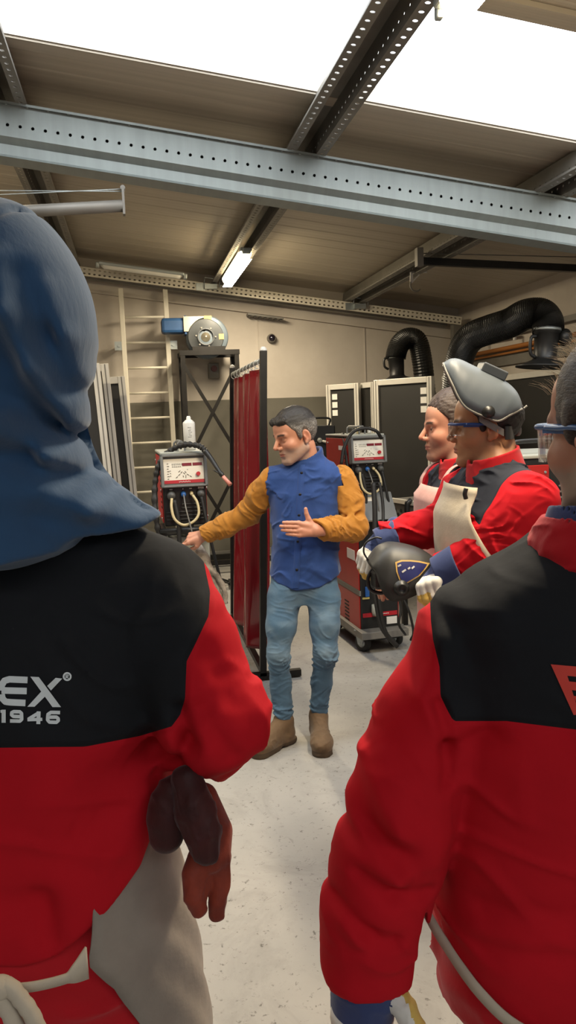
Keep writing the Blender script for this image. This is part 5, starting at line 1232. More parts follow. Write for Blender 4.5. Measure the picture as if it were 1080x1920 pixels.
# grey helmet pushed up on the head of the second man
def helmet_worn():
    H_, t = T2['H'], T2['t']; D = T2['D']; hr = np.asarray(H_)[:3, 0] / np.linalg.norm(np.asarray(H_)[:3, 0])
    up = lambda x, y: at(x, y, D)
    ridge = [(831, 681), (845, 673), (862, 674), (884, 684), (907, 695), (928, 705), (950, 717), (967, 733), (976, 752), (977, 766)]
    edge = [(831, 683), (838, 702), (848, 724), (858, 746), (870, 763), (888, 774), (906, 781), (929, 789), (952, 778), (975, 767)]
    wid = [.055, .085, .105, .116, .120, .120, .118, .112, .095, .07]
    rg, eg = crom([up(*q) for q in ridge], 4), crom([up(*q) for q in edge], 4); wd = np.interp(np.linspace(0, 1, len(rg)), np.linspace(0, 1, 10), wid); G = []
    for i in range(len(rg)):
        row = []
        for j in range(-12, 13):
            a = j / 12 * PI / 2; s, c_ = math.sin(a), math.cos(a); ss = math.copysign(abs(s) ** .72, s); cc = abs(c_) ** .72
            row.append(eg[i] + (rg[i] - eg[i]) * cc + hr * wd[i] * ss)
        G.append(row)
    o = solidify(B().grid(G).build('welding_helmet', M_helm, t, True), .004, -1)
    e_ = crom([up(*q) for q in edge], 4)
    for s in (-1, 1): 
        q = [p + hr * (w_ + .001) * s for p, w_ in zip(e_, wd)]; B().tube(q, .0035, 8).build('rim', M_strap, o, True)
    a, b_ = up(899, 688), up(943, 708); u = (b_ - a) / np.linalg.norm(b_ - a); n = np.cross(hr, u); n = n if n[2] > 0 else -n
    R = basis(u, hr, n); B().box((a + b_) / 2 + n * .002, (np.linalg.norm(b_ - a), .12, .03), R, 0, .004).build('lens_housing', mat('dark_grey_housing', '#43474a', .4, 0, None, None), o, True)
    k = up(911, 773)
    for s in (-1, 1):
        q = k + hr * s * .112; B().lathe(q - hr * s * .01, hr * s, [(0, .022), (.01, .022), (.014, .018), (.026, .017), (.028, .0)], 12).build('pivot_knob', M_plastic, o, True)
        for i in range(6): pass
        c = crom([up(896, 783) + hr * s * .096, up(916, 796) + hr * s * .098, up(941, 810) + hr * s * .09], 6)
        dn = np.array([.0, 0, -.011]); B().grid([[p + dn * e for e in (-1, 1)] for p in c]).build('headband_strap', M_strap, o, True); 
        c = crom([up(876, 760) + hr * s * .085, up(899, 779) + hr * s * .094, up(916, 790) + hr * s * .096], 6); B().grid([[p + dn * e for e in (-1.2, 1.2)] for p in c]).build('headband_side', M_plastic, o, True)
    bc = up(948, 808); hb = [bc + hr * .09 * math.sin(a) + np.array([.028 * math.cos(a), 0, -.004]) for a in np.linspace(-1.9, 1.9, 18)]
    B().grid([[p + np.array([0, 0, e]) for e in (-.02, .0, .02)] for p in hb]).build('rear_band', M_plastic, o, True)
    hb = [up(935, 768) + hr * .085 * math.sin(a) + np.array([.045 * math.cos(a), 0, .0]) for a in np.linspace(-1.9, 1.9, 18)]
    B().grid([[p + np.array([0, 0, e]) for e in (-.03, .0, .03)] for p in hb]).build('crown_band', M_plastic, o, True)
    B().lathe(bc + CAMR * .03, CAMR, [(0, .017), (.012, .017), (.016, .013), (.018, 0)], 14).build('ratchet_knob', M_strap, o, True)
    B().tube(crom([up(970, 764), up(978, 766), up(983, 765), up(988, 761)], 5), .0035, 8).build('rear_tab', M_strap, o, True)
helmet_worn()
# black helmet held in the hands
def helmet_held():
    D = 2.42; c = at(760, 1080, D); t = thing('welding_helmet', 'black welding helmet with a navy and gold shield sticker held in both gloves', 'welding helmet', c)
    up = lambda x, y, d=D: at(x, y, d)
    ridge = [(692, 1060), (712, 1034), (735, 1024), (765, 1027), (795, 1036), (818, 1050), (830, 1066)]
    edge = [(703, 1070), (708, 1090), (716, 1108), (732, 1120), (760, 1116), (800, 1098), (828, 1075)]
    wid = [.07, .095, .11, .115, .11, .095, .07]
    rg, eg = crom([up(*q) for q in ridge], 5), crom([up(*q) for q in edge], 5); wd = np.interp(np.linspace(0, 1, len(rg)), np.linspace(0, 1, 7), wid); G = []
    hr = CAMF
    for i in range(len(rg)):
        G.append([eg[i] + (rg[i] - eg[i]) * abs(math.cos(a)) ** .6 + hr * (.06 + wd[i] * math.copysign(abs(math.sin(a)) ** .6, math.sin(a))) for a in np.linspace(-PI / 2, PI / 2, 25)])
    sh = B().grid(G).build('shell', M_helmb, t, True); solidify(sh, .004, -1)
    k = up(752, 1102, D - .055); B().lathe(k, -CAMF, [(0, .024), (.01, .024), (.014, .018), (.024, .017), (.025, .012), (.02, .010), (.02, 0)], 16).build('pivot_knob', M_plastic, t, True)
    # shield sticker lying on the shell
    from mathutils.bvhtree import BVHTree
    bm = bmesh.new(); bm.from_mesh(sh.data); bv = BVHTree.FromBMesh(bm)
    def onto(px, py, off=.0015):
        o = np.array([0, 0, EYE]); d = ray(px, py); d /= np.linalg.norm(d); h = bv.ray_cast(Vector(o), Vector(d)); return (np.array(h[0]) if h[0] is not None else at(px, py, D - .05)) - d * off
    cx, cy = 768, 1071; out = [(741, 1054), (752, 1050), (770, 1050), (788, 1052), (806, 1056), (799, 1066), (787, 1080), (770, 1090), (756, 1098), (749, 1088), (743, 1072)]
    def patch(sc, off, name, m):
        ring = [onto(cx + (x - cx) * sc, cy + (y - cy) * sc, off) for x, y in out]; mid = [onto(cx + (x - cx) * sc * .5, cy + (y - cy) * sc * .5, off) for x, y in out]; n = len(out)
        return B().add(ring + mid + [onto(cx, cy, off)], [(i, (i + 1) % n, n + (i + 1) % n, n + i) for i in range(n)] + [(n + i, n + (i + 1) % n, 2 * n) for i in range(n)], 0, True).build(name, m, t, True)
    p = patch(1., .003, 'sticker', mat('gold_border', '#c9a45c', .45, 0, None, None)); q = patch(.87, .0045, 'sticker_field', mat('navy_field', '#1b1f5e', .4, 0, None, None))
    for (x0, y0, x1, y1) in ((746, 1062, 752, 1059), (754, 1073, 761, 1068), (765, 1067, 769, 1064), (772, 1066, 777, 1062)):
        B().bar(onto(x0, y0, .006), onto(x1, y1, .006), .005, .001, -CAMF).build('sticker_lettering', M_label, t, True)
    # headgear hanging out of the open side
    for k_, pts in enumerate((((697, 1068), (690, 1085), (694, 1105), (712, 1112), (730, 1108)), ((690, 1050), (682, 1035), (686, 1018), (704, 1008), (716, 1010)), ((700, 1075), (706, 1092), (722, 1100), (740, 1098)))):
        cable([up(*q, D + .06) for q in pts], .006 if k_ != 1 else .003, 'headgear_strap', M_plastic, t, 6, 8)
    B().box(up(712, 1085, D + .05), (.05, .06, .06), None, 0, .01).build('lens_holder', M_plastic, t, True)
    return t
helmet_held()
# ------------------------------------------------------------------ the two men in front, seen from behind
# local frame of the onlookers: x sideways, y into the hall, z up
RF = np.eye(4); RF[:3, 0] = CAMR; RF[:3, 1] = CAMF
def Lc(px, py, d): return at(px, py, d) @ RF[:3, :3]
def toW(P): return P @ RF[:3, :3].T
def uvpoly(pts, d): return [(q[0], q[2]) for q in (Lc(x, y, d) for x, y in pts)]
def below(poly_d):                                         # field: inside the polygon, seen square on
    return lambda p: polysd(poly_d, p[:, 0].astype(float), p[:, 2].astype(float)).astype(np.float32)
from mathutils.bvhtree import BVHTree
def seam(poly, PW, d):                                      # distance to a seam line drawn on the cloth, in metres
    v = np.asarray(PW) - np.array([0, 0, EYE]); z = v @ _f; x = 540 + FPX * (v @ _r) / z; y = 960 - FPX * (v @ _u) / z
    return polysd(poly, x, y) * d / FPX
def bvh(P, Q): return BVHTree.FromPolygons([Vector(p) for p in P], [tuple(int(i) for i in q) for q in Q])
def ribbon_marks(parent, bv, strokes, d, m, name, half=None, off=.0016, step=3):
    """flat print laid on the cloth: polygons or strokes given where they sit on the back"""
    b = B()
    def lay(x, y):
        o = at(x, y, .3); h = bv.ray_cast(Vector(o), Vector(ray(x, y))); return (np.array(h[0]) if h[0] is not None else at(x, y, d)) - CAMF * off
    for s in strokes:
        pts, w = s; P = []
        for i in range(len(pts) - 1):
            a, c = np.array(pts[i], float), np.array(pts[i + 1], float); n = max(2, int(np.linalg.norm(c - a) / step))
            P += [a + (c - a) * k / n for k in range(n)]
        P.append(np.array(pts[-1], float)); G = []
        for i, p in enumerate(P):
            t_ = P[min(i + 1, len(P) - 1)] - P[max(i - 1, 0)]; t_ /= np.linalg.norm(t_) + 1e-9; n = np.array([-t_[1], t_[0]])
            G.append([lay(*(p + n * w * e)) for e in (-.5, -.17, .17, .5)])
        b.grid(G)
    return b.build(name, m, parent, True)
def quad_marks(parent, bv, quads, d, m, name, off=.0018, n=6):
    b = B()
    for q in quads:
        q = [np.array(v, float) for v in q]; G = []
        for i in range(n + 1):
            row = []
            for j in range(n + 1):
                u, v = i / n, j / n; p = (q[0] * (1 - u) + q[1] * u) * (1 - v) + (q[3] * (1 - u) + q[2] * u) * v
                o = at(p[0], p[1], .3); h = bv.ray_cast(Vector(o), Vector(ray(p[0], p[1]))); row.append((np.array(h[0]) if h[0] is not None else at(p[0], p[1], d)) - CAMF * off)
            G.append(row)
        b.grid(G)
    return b.build(name, m, parent, True)
M_print = mat('white_print', '#d5dadb', .6, 0, (20, .04), None); M_oprint = mat('orange_red_print', '#c8382a', .6, 0, (20, .06), None)
M_hood = cloth_mat('blue_hood_cotton', '#2a4869', .85, 1000, .15, .08, 10, .25, .3)
M_strapc = cloth_mat('cream_cotton_tape', '#b7aa97', .85, 900, .2, .08, 20, .1, .1)
M_greyap = leather_mat('grey_beige_leather', '#7f756b', '#9b8f82', 6, .8, 180, .25)
M_glover = leather_mat('worn_red_leather', '#5a1c14', '#a8452c', 9, .6, 150, .35); M_gloved = leather_mat('dark_red_leather', '#2a1010', '#541a18', 9, .6, 150, .35)

def legs_down(t, cx, y0, zt, wid=.1, a=.18, b_=.13):
    Lw = lambda x, y, z: toW(np.array([cx + x, y0 + y, z]))
    f = U(chain([Lw(-wid, 0, zt - .05), Lw(-wid, .02, .5), Lw(-wid, 0, .08)], [.11, .085, .075], .03), chain([Lw(wid, 0, zt - .05), Lw(wid, .02, .5), Lw(wid, 0, .08)], [.11, .085, .075], .03), xf(loft([zt - .16, zt - .05, zt + .06], [cx] * 3, [y0] * 3, [a, a, a * .95], [b_, b_, b_ * .95], 2.4), RF), k=.04)
    f = isect(folds(f, .008, (.1, .1, .05), 9), lambda p: .05 - p[:, 2]); o = Lw(0, 0, 0)
    P, Q = sculpt(f, o + [-.4, -.4, 0], o + [.4, .4, zt + .1], .008); mesh('trousers', P, Q, M_redcloth, t, True)
    for s in (-1, 1):
        h_ = Lw(s * wid, -.08, 0); P, Q = sculpt(shoe_sdf(h_, h_ + CAMF * .3, 1, .06), h_ - [.2, .2, .01], h_ + [.2, .45, .2], .007); mesh('boot', P, Q, M_plastic, t, True)

def hooded_man():
    D = .95; c = Lc(-40, 1240, D); cx, y0 = c[0], c[1] + .13; zz = lambda y: Lc(0, y, D)[2]; X = lambda x, d=D: Lc(x, 1240, d)[0]
    base = toW(np.array([cx, y0, 0])); t = person('man in front at left wearing a blue fabric hood, seen from behind', base)
    Pw = lambda px, py, d: at(px, py, d)
    # body (head, neck, arms) under the clothes
    hc = at(-6, 625, .965); hf = CAMF * .86 + CAMR * .5; H_ = frame(hc, hf, ez, .92)
    sh, el_, wr = at(284, 1114, D + .10), at(398, 1352, D + .10), at(335, 1420, D + .30)
    mir = lambda p: toW((p @ RF[:3, :3]) * np.array([-1, 1, 1]) + np.array([2 * cx, 0, 0]))
    nb = toW(np.array([cx, y0 - .02, zz(960)])); pel = toW(np.array([cx, y0, .95]))
    f = U(near(hc, .24, xf(head_sdf(), H_)), rc(tr(H_, (0, -.03, -.06)), nb, .055, .06), rc(nb, pel, .07, .07), chain([nb, sh, el_, wr], [.05, .042, .035, .026], .02), chain([nb, mir(sh), mir(el_), mir(wr)], [.05, .042, .035, .026], .02), chain([pel, pel + CAMR * .1 - ez * .1, pel + CAMR * .1 - ez * .85], [.06, .05, .025]), chain([pel, pel - CAMR * .1 - ez * .1, pel - CAMR * .1 - ez * .85], [.06, .05, .025]), k=.02)
    for w_, e_, s in ((wr, el_, 1), (mir(wr), mir(el_), -1)):
        HM = hframe(w_, w_ - e_, ez, .95); f = U(f, near(tr(HM, (.06, 0, 0)), .2, xf(hand_sdf(s, ((.6, .7, .4),) * 4), HM)), k=.01)
    P, Q = sculpt(f, base + [-.6, -.4, .03], base + [.6, .7, 1.95], .005); l = loc(H_, P); C_ = np.tile(np.array(lin('#b98a72')), (len(P), 1)); isH = np.linalg.norm(l, axis=1) < .18
    C_[isH] = head_tint(l[isH], np.array(lin('#b98a72')), lin('#a0605a'), .2); mesh('body', P, Q, M_skin, t, True, colors={'tint': C_})
    # jacket
    zs = [.80, .92, zz(1690), zz(1520), zz(1400), zz(1300), zz(1200), zz(1110), zz(1060), zz(1000), zz(960)]
    A = [.195, .205, .205, .205, .212, .225, .232, .228, .19, .12, .08]; Bq = [.14, .145, .145, .14, .14, .145, .145, .13, .115, .09, .075]
    lt = loft(zs, [cx] * 11, [y0, y0, y0, y0, y0, y0, y0, y0 + .01, y0 + .015, y0 + .015, y0 + .02], A, Bq, 2.5)
    sl = Lc(284, 1112, D + .10); e_ = Lc(398, 1345, D + .06); w_ = Lc(338, 1420, D + .26); m2 = lambda p: p * np.array([-1, 1, 1]) + np.array([2 * cx, 0, 0])
    def arm(sl, e_, w_): return U(chain([sl, (sl + e_) / 2 + np.array([.006, 0, .01]), e_, (e_ + w_) / 2, w_], [.070, .072, .064, .064, .054], .03), rc(e_ + np.array([-.006, .02, -.01]), e_ + np.array([.0, .05, -.055]), .05, .036), k=.03)
    jk = U(lt, rc(np.array([cx, y0 + .02, zz(1025)]), sl, .075, .068), rc(np.array([cx, y0 + .02, zz(1025)]), m2(sl), .075, .068), k=.05)
    jk = U(jk, arm(sl, e_, w_), arm(m2(sl), m2(e_), m2(w_)), k=.022)
    for a, b_, w, dd in (((338, 1340), (352, 1400), .014, .02), ((352, 1400), (325, 1460), .014, .016), ((300, 1460), (180, 1480), .022, .006), ((60, 1715), (78, 1800), .018, .012), ((0, 1720), (60, 1730), .03, .010), ((262, 1470), (120, 1620), .035, .007), ((250, 1560), (190, 1640), .025, -.006), ((420, 1180), (470, 1290), .016, .008), ((385, 1230), (440, 1330), .016, .009), ((430, 1420), (380, 1330), .014, .010), ((60, 1440), (100, 1800), .05, -.004)):
        q = [Lc(*a, D), Lc(*b_, D)]; q = [np.array([v[0], v[1] + .0, v[2]]) for v in q]
        g0 = rc((q[0][0], 0, q[0][2]), (q[1][0], 0, q[1][2]), 0, 0)
        jk = (lambda p, jk=jk, g0=g0, w=w, dd=dd, yc=y0: (lambda d, e: d + np.where(p[:, 1] < yc + .05, dd * np.exp(-(e / w) ** 2), 0).astype(np.float32))(jk(p), g0(p * np.array([1, 0, 1], np.float32))))
    jk = folds(jk, .007, (.20, .15, .07), 61, np.array(Matrix.Rotation(.5, 3, 'Y'))); jk = folds(jk, .004, (.09, .09, .03), 63, np.array(Matrix.Rotation(-.8, 3, 'Y')), True, lambda p: np.where(p[:, 0] > e_[0] - .09, 1., .4).astype(np.float32))
    hem = uvpoly([(-1400, 1790), (-400, 1880), (-60, 1850), (20, 1852), (92, 1832), (182, 1762), (242, 1690), (276, 1600), (287, 1520), (360, 1480), (430, 1640), (700, 1600), (700, 200), (-1400, 200)], D)
    jk = isect(jk, below(hem), k=.008)
    o0 = np.array([cx, y0, 0]); P, Q = sculpt(jk, o0 + [-.6, -.3, .82], o0 + [.6, .55, 1.62], .0055)
    yk = seam([(-900, 500), (345, 500), (376, 1020), (386, 1072), (394, 1110), (391, 1155), (366, 1208), (350, 1240), (347, 1310), (338, 1340), (322, 1362), (262, 1380), (160, 1400), (0, 1402), (-240, 1402), (-420, 1340), (-420, 1240), (-470, 1100), (-900, 900)], toW(P), D)
    jo = mesh('jacket', toW(P), Q, M_work, t, True, attrs={'yoke': yk}); bv = bvh(toW(P), Q)
    # print on the back
    s5 = 1 / 5.4; T = lambda pts: [(x * s5, 1220 + y * s5) for x, y in pts]; e5 = 66 * s5
    ribbon_marks(jo, bv, [(T([(283, 293), (100, 285), (50, 300), (22, 345), (20, 400)]), e5), (T([(20, 398), (275, 404)]), e5), (T([(20, 436), (30, 480), (60, 512), (110, 518), (262, 525)]), e5)], D, M_print, 'printed_letter_E')
    quad_marks(jo, bv, [T([(312, 258), (398, 262), (622, 566), (536, 566)]), T([(282, 562), (355, 562), (480, 440), (430, 400)]), T([(482, 352), (520, 398), (634, 278), (568, 270)])], D, M_print, 'printed_letter_X')
    d5 = 36 * s5
    ribbon_marks(jo, bv, [(T([(10, 610), (48, 606)]), 28 * s5), (T([(42, 592), (42, 724)]), 42 * s5)], D, M_print, 'printed_digit_1', off=.0018)
    ribbon_marks(jo, bv, [(T([(226, 664), (140, 660), (122, 645), (124, 622), (145, 612), (205, 614), (222, 630), (224, 690), (205, 708), (106, 706)]), d5)], D, M_print, 'printed_digit_9')
    ribbon_marks(jo, bv, [(T([(392, 738), (396, 610)]), d5 * 1.1), (T([(400, 622), (290, 690)]), d5 * .95), (T([(282, 694), (432, 690)]), d5 * .9)], D, M_print, 'printed_digit_4')
    ribbon_marks(jo, bv, [(T([(612, 622), (520, 620), (490, 640), (486, 695), (505, 718), (575, 720), (594, 702), (592, 682), (575, 668), (490, 668)]), d5)], D, M_print, 'printed_digit_6')
    n5 = [(684 + 36 * math.cos(a), 258 + 36 * math.sin(a)) for a in np.linspace(0, 2 * PI, 19)]
    ribbon_marks(jo, bv, [(T(n5), 18 * s5), (T([(672, 276), (672, 242), (692, 242), (696, 254), (674, 260), (698, 276)]), 9 * s5)], D, M_print, 'printed_registered_mark', step=1.5)
    # hood with its cape
    hd = Lc(8, 590, .93); hw = .095
    hs = U(el(hd, (hw, .125, .130)), rc(Lc(12, 620, .93), Lc(8, 760, .95), .094, .088), rc(Lc(6, 760, .95), Lc(-6, 905, .98), .088, .104), k=.04)
    cape = U(rc(Lc(-10, 930, 1.0), Lc(120, 990, 1.02), .105, .075), rc(Lc(120, 990, 1.02), Lc(255, 1015, 1.03), .075, .050), rc(Lc(-10, 930, 1.0), Lc(-160, 1000, 1.02), .105, .075), rc(Lc(-160, 1000, 1.02), Lc(-330, 1050, 1.03), .075, .05), rc(Lc(-10, 960, .985), Lc(-10, 1080, .97), .11, .10), k=.05)
    cape = U(cape, lambda p: jk(p) - np.float32(.008), k=.02)
    hemc = uvpoly([(-1200, 1150), (-420, 1075), (-200, 1050), (0, 1046), (100, 1035), (200, 1010), (252, 994), (280, 986), (294, 984), (300, 970), (293, 962), (252, 952), (215, 925), (260, 300), (-1200, 200)], .93)
    hs = U(hs, isect(cape, below(hemc), k=.006), k=.05)
    def cr_(f, pts, w, dd):
        for a, b_ in zip(pts[:-1], pts[1:]):
            qa, qb = Lc(*a, .93), Lc(*b_, .93); g0 = rc((qa[0], 0, qa[2]), (qb[0], 0, qb[2]), 0, 0)
            f = (lambda p, f=f, g0=g0: (lambda d, e: d + np.where(p[:, 1] < hd[1] + .06, dd * np.exp(-(e / w) ** 2), 0).astype(np.float32))(f(p), g0(p * np.array([1, 0, 1], np.float32))))
        return f
    hs = cr_(hs, [(55, 520), (75, 610), (102, 700), (135, 790)], .014, -.011); hs = cr_(hs, [(86, 545), (112, 640), (132, 730)], .014, .010); hs = cr_(hs, [(125, 560), (150, 640), (158, 700)], .012, -.004)
    hs = cr_(hs, [(20, 540), (40, 680), (90, 790), (150, 870)], .024, .016); hs = cr_(hs, [(-40, 840), (40, 800), (110, 855), (190, 935)], .016, -.015); hs = cr_(hs, [(-20, 850), (60, 850), (120, 900)], .018, .014)
    hs = cr_(hs, [(0, 960), (80, 970), (150, 1020)], .02, .008); hs = cr_(hs, [(100, 910), (170, 960), (240, 985)], .014, -.008); hs = cr_(hs, [(120, 880), (185, 925), (245, 965)], .012, .008); hs = cr_(hs, [(-20, 700), (30, 740), (60, 790)], .02, .008)
    hs = cr_(hs, [(20, 490), (32, 455), (62, 418), (100, 400)], .004, .0035)
    hs = folds(hs, .003, (.035, .10, .12), 71, np.array(Matrix.Rotation(-.45, 3, 'Y')), True, lambda p: np.clip((1.75 - p[:, 2]) / .1, .2, 1).astype(np.float32))
    face_cut = frame(toW(hd) @ RF[:3, :3] * 1 + np.array([0, 0, -.02]), np.array([.5, .86, -.05]), ez)
    P, Q = sculpt(hs, Lc(-420, 1100, .93) + [0, -.25, -.02], Lc(330, 350, .93) + [0, .40, .05], .0045)
    mesh('hood', toW(P), Q, M_hood, t, True)
    # apron wrapped round the right hip, with its tape
    def wrap(px_edge, z, extra, inner=False): pass
    G = []
    for py in np.linspace(1560, 2300, 36):
        z = Lc(0, py, D)[2]; x1 = np.interp(py, [1480, 1590, 1650, 1760, 1830, 1920, 2300], [270, 281, 295, 320, 336, 352, 400]); x0 = np.interp(py, [1480, 1600, 1660, 1740, 1850, 1920, 2300], [262, 258, 235, 150, 140, 192, 330])
        xa, xb = Lc(x0, py, .93)[0], Lc(x1, py, 1.05)[0]; row = []
        for k in range(25):
            u = k / 24; a = -1.25 + u * 2.9                                     # from the back round the hip to the front
            rx = xb - cx; yy = 0
            th = (u * 1.0) * PI * .72 + .0
            s0 = math.asin(max(-1, min(1, (xa - cx) / rx))); th = s0 + u * (PI * .98 - s0)
            row.append((cx + rx * math.sin(th), y0 - .16 * math.cos(th) * (1 if th < PI / 2 else 1.0), z))
        G.append([toW(np.array(q) + np.array([.003 * math.sin(40 * q[2] + 8 * i), .004 * math.sin(25 * q[2]), 0])) for i, q in enumerate(row)])
    ap = solidify(B().grid(G).build('apron', M_greyap, t, True), .003, 1.)
    c = crom([at(x, y, .80 + d) for x, y, d in ((-420, 1852, .0), (-120, 1862, -.005), (0, 1856, -.005), (60, 1852, .0), (120, 1838, .01), (142, 1826, .018), (165, 1806, .03))], 6)
    wd = np.interp(np.linspace(0, 1, len(c)), [0, .7, .85, 1], [.005, .005, .011, .018]); solidify(B().grid([[p + ez * e * w for e in (-1, 1)] for p, w in zip(c, wd)]).build('apron_tape', M_strapc, t, True), .003, 1.)
    for k, q in enumerate((((-10, 1846), (18, 1850), (38, 1872), (58, 1900), (75, 1940), (90, 2010)), ((-10, 1862), (6, 1880), (22, 1908), (34, 1940), (40, 2010)))):
        cc = crom([at(x, y, .785) for x, y in q], 6); B().tube(cc, [.0085 + .0004 * math.sin(i * 1.7) for i in range(len(cc))], 10).build('tape_end', M_strapc, t, True)
    B().sphere(at(0, 1852, .785), (.014, .012, .012)).build('tape_knot', M_strapc, t, True)
    legs_down(t, cx, y0, .93, .10, .195, .135)
    # his worn leather gloves, clamped under the arm
    def lobe(pts, rs, sq=1.): return chain([at(*p) for p in pts], rs, .0)
    g1 = thing('leather_glove', 'dark red worn leather glove hanging under the arm of the hooded man, its cuff rounded', 'glove', at(315, 1520, .98))
    f = U(lobe([(318, 1500, 1.0), (313, 1540, 1.0), (312, 1566, 1.0)], [.020, .024, .022]), lobe([(330, 1480, 1.0), (318, 1520, 1.0)], [.018, .022]), k=.02)
    P, Q = sculpt(folds(f, .003, (.02, .02, .04), 3), at(315, 1530, 1.) - .12, at(315, 1530, 1.) + .12, .003); mesh('glove_palm', P, Q, M_gloved, g1, True)
    f = U(lobe([(350, 1462, .985), (366, 1510, .975), (384, 1560, .97), (389, 1594, .97)], [.018, .023, .021, .016]), lobe([(340, 1470, .99), (354, 1530, .975), (372, 1590, .97)], [.012, .017, .012]), k=.008)
    P, Q = sculpt(folds(f, .003, (.015, .02, .04), 5), at(370, 1530, .97) - .13, at(370, 1530, .97) + .13, .003); mesh('glove_thumb', P, Q, M_gloved, g1, True)
    g2 = thing('leather_glove', 'reddish worn leather glove with fingers pointing down behind the darker glove', 'glove', at(385, 1650, 1.0))
    f = U(lobe([(378, 1500, 1.03), (398, 1560, 1.01), (398, 1600, 1.0)], [.022, .026, .024]), lobe([(385, 1590, 1.0), (364, 1640, .99), (364, 1680, .985), (372, 1704, .985)], [.018, .0155, .0135, .0095]), lobe([(398, 1590, 1.0), (384, 1650, .995), (378, 1690, .99)], [.013, .011, .006]), lobe([(405, 1600, 1.0), (411, 1650, 1.0), (409, 1690, 1.0), (407, 1712, 1.0)], [.016, .0128, .0118, .009]), k=.0025)
    P, Q = sculpt(folds(f, .003, (.015, .02, .05), 7), at(390, 1610, 1.) - .16, at(390, 1610, 1.) + .16, .003); mesh('glove_fingers', P, Q, M_glover, g2, True)
    return t
hooded_man()

def broad_man():
    D = 1.05; c = Lc(1155, 1240, D); cx, y0 = Lc(1128, 1240, D + .13)[0], c[1] + .115; zz = lambda y: Lc(960, y, D)[2]
    base = toW(np.array([cx, y0, 0])); t = person('broad man in front at right with blue safety glasses, seen from behind', base)
    hc = at(1170, 812, 1.10); al = .42; hf = CAMF * math.cos(al) - CAMR * math.sin(al) - ez * .05; H_ = frame(hc, hf, ez, 1.10)
    m2 = lambda p: p * np.array([-1, 1, 1]) + np.array([2 * cx, 0, 0])
    sh, e_, w_ = Lc(892, 1200, D + .11), Lc(733, 1580, D + .08), Lc(694, 1858, D + .12)
    nb = toW(np.array([cx + .01, y0 + .02, zz(1105)])); pel = toW(np.array([cx, y0, .92]))
    f = U(near(hc, .25, xf(head_sdf(), H_)), rc(tr(H_, (0, -.025, -.06)), nb, .060, .060), rc(nb, pel, .06, .07), chain([nb, toW(sh), toW(e_), toW(w_)], [.05, .042, .035, .026], .02), chain([nb, toW(m2(sh)), toW(m2(e_)), toW(m2(w_))], [.05, .042, .035, .026], .02), chain([pel, pel + CAMR * .1 - ez * .1, pel + CAMR * .1 - ez * .82], [.06, .05, .025]), chain([pel, pel - CAMR * .1 - ez * .1, pel - CAMR * .1 - ez * .82], [.06, .05, .025]), k=.02)
    P, Q = sculpt(f, base + [-.6, -.4, .03], base + [.6, .6, 1.85], .0035); l = loc(H_, P); tone = np.array(lin('#b5836a')); C_ = np.tile(tone, (len(P), 1)); isH = np.linalg.norm(l, axis=1) < .2
    C_[isH] = head_tint(l[isH], tone, lin('#a0605a'), .95, lin('#8f8172'), lin('#4a3a2c')); mesh('body', P, Q, M_skin, t, True, colors={'tint': C_}); eyes(H_, t)
    hm = hair_mat('ash_brown_hair', '#2c241f', '#5a4c41', 320); P, Q = sculpt(xf(hair_sdf(-.034, .008, .0012, .012, 9), H_), hc - .2, hc + .22, .0035); ho = mesh('hair', P, Q, hm, t, True)
    rnd = np.random.RandomState(7); b = B()
    for i in range(1100):                                        # loose strands on the crown
        x, y = rnd.uniform(-.062, .062), rnd.uniform(-.075, .07); z = .034 + .095 * math.sqrt(max(.05, 1 - (x / .08) ** 2 - ((y + .013) / .1) ** 2)); p0 = np.array([x, y, z]); dv = np.array([x * 5 + rnd.normal(0, .35), .45 + rnd.normal(0, .4), 1.1 + rnd.normal(0, .25)]); dv /= np.linalg.norm(dv); Ls = rnd.uniform(.016, .036)
        be = np.array([rnd.normal(0, .4) + x * 4, rnd.normal(.3, .3), -.5]) * Ls * .5
        b.tube([tr(H_, p0 + dv * Ls * k + be * k * k) for k in (0, .35, .7, 1.)], [.00026, .00022, .0002, .0001], 3, cap=False)
    b.build('hair_tuft', hair_mat('blond_hair_tips', '#b09a7c', '#e6d8c0', 200), t, True)
    goggles(H_, t, mat('blue_spectacle_frame', '#33598c', .35, 0, None, None), .045)
    # jacket
    zs = [.74, .85, zz(1800), zz(1700), zz(1600), zz(1500), zz(1400), zz(1300), zz(1200), zz(1150), zz(1112), zz(1070), zz(1025)]
    A = [.258, .257, .255, .252, .248, .245, .245, .25, .25, .235, .19, .13, .085]; Bq = [.155, .16, .16, .158, .155, .152, .15, .15, .146, .135, .12, .10, .085]
    lt = loft(zs, [cx] * 13, [y0] * 9 + [y0 + .01, y0 + .015, y0 + .02, y0 + .02], A, Bq, 2.5)
    def arm(s=1):
        q = [Lc(x, y, D + d) for x, y, d in ((890, 1202, .11), (806, 1345, .10), (756, 1470, .09), (730, 1600, .09), (703, 1700, .10), (692, 1800, .11), (694, 1875, .12))]
        if s < 0: q = [m2(v) for v in q]
        return chain(q, [.074, .072, .073, .076, .074, .064, .043], .03), q
    a1, q1 = arm(); a2, _ = arm(-1)
    nk = np.array([cx, y0 + .02, zz(1172)])
    jk = U(lt, rc(nk, sh, .074, .068), rc(nk, m2(sh), .074, .068), k=.05); jk = U(jk, a1, a2, k=.02)
    def cr_(f, pts, w, dd, ymax=.06):
        for a, b_ in zip(pts[:-1], pts[1:]):
            qa, qb = Lc(*a, D), Lc(*b_, D); g0 = rc((qa[0], 0, qa[2]), (qb[0], 0, qb[2]), 0, 0)
            f = (lambda p, f=f, g0=g0: (lambda d, e: d + np.where(p[:, 1] < y0 + ymax, dd * np.exp(-(e / w) ** 2), 0).astype(np.float32))(f(p), g0(p * np.array([1, 0, 1], np.float32))))
        return f
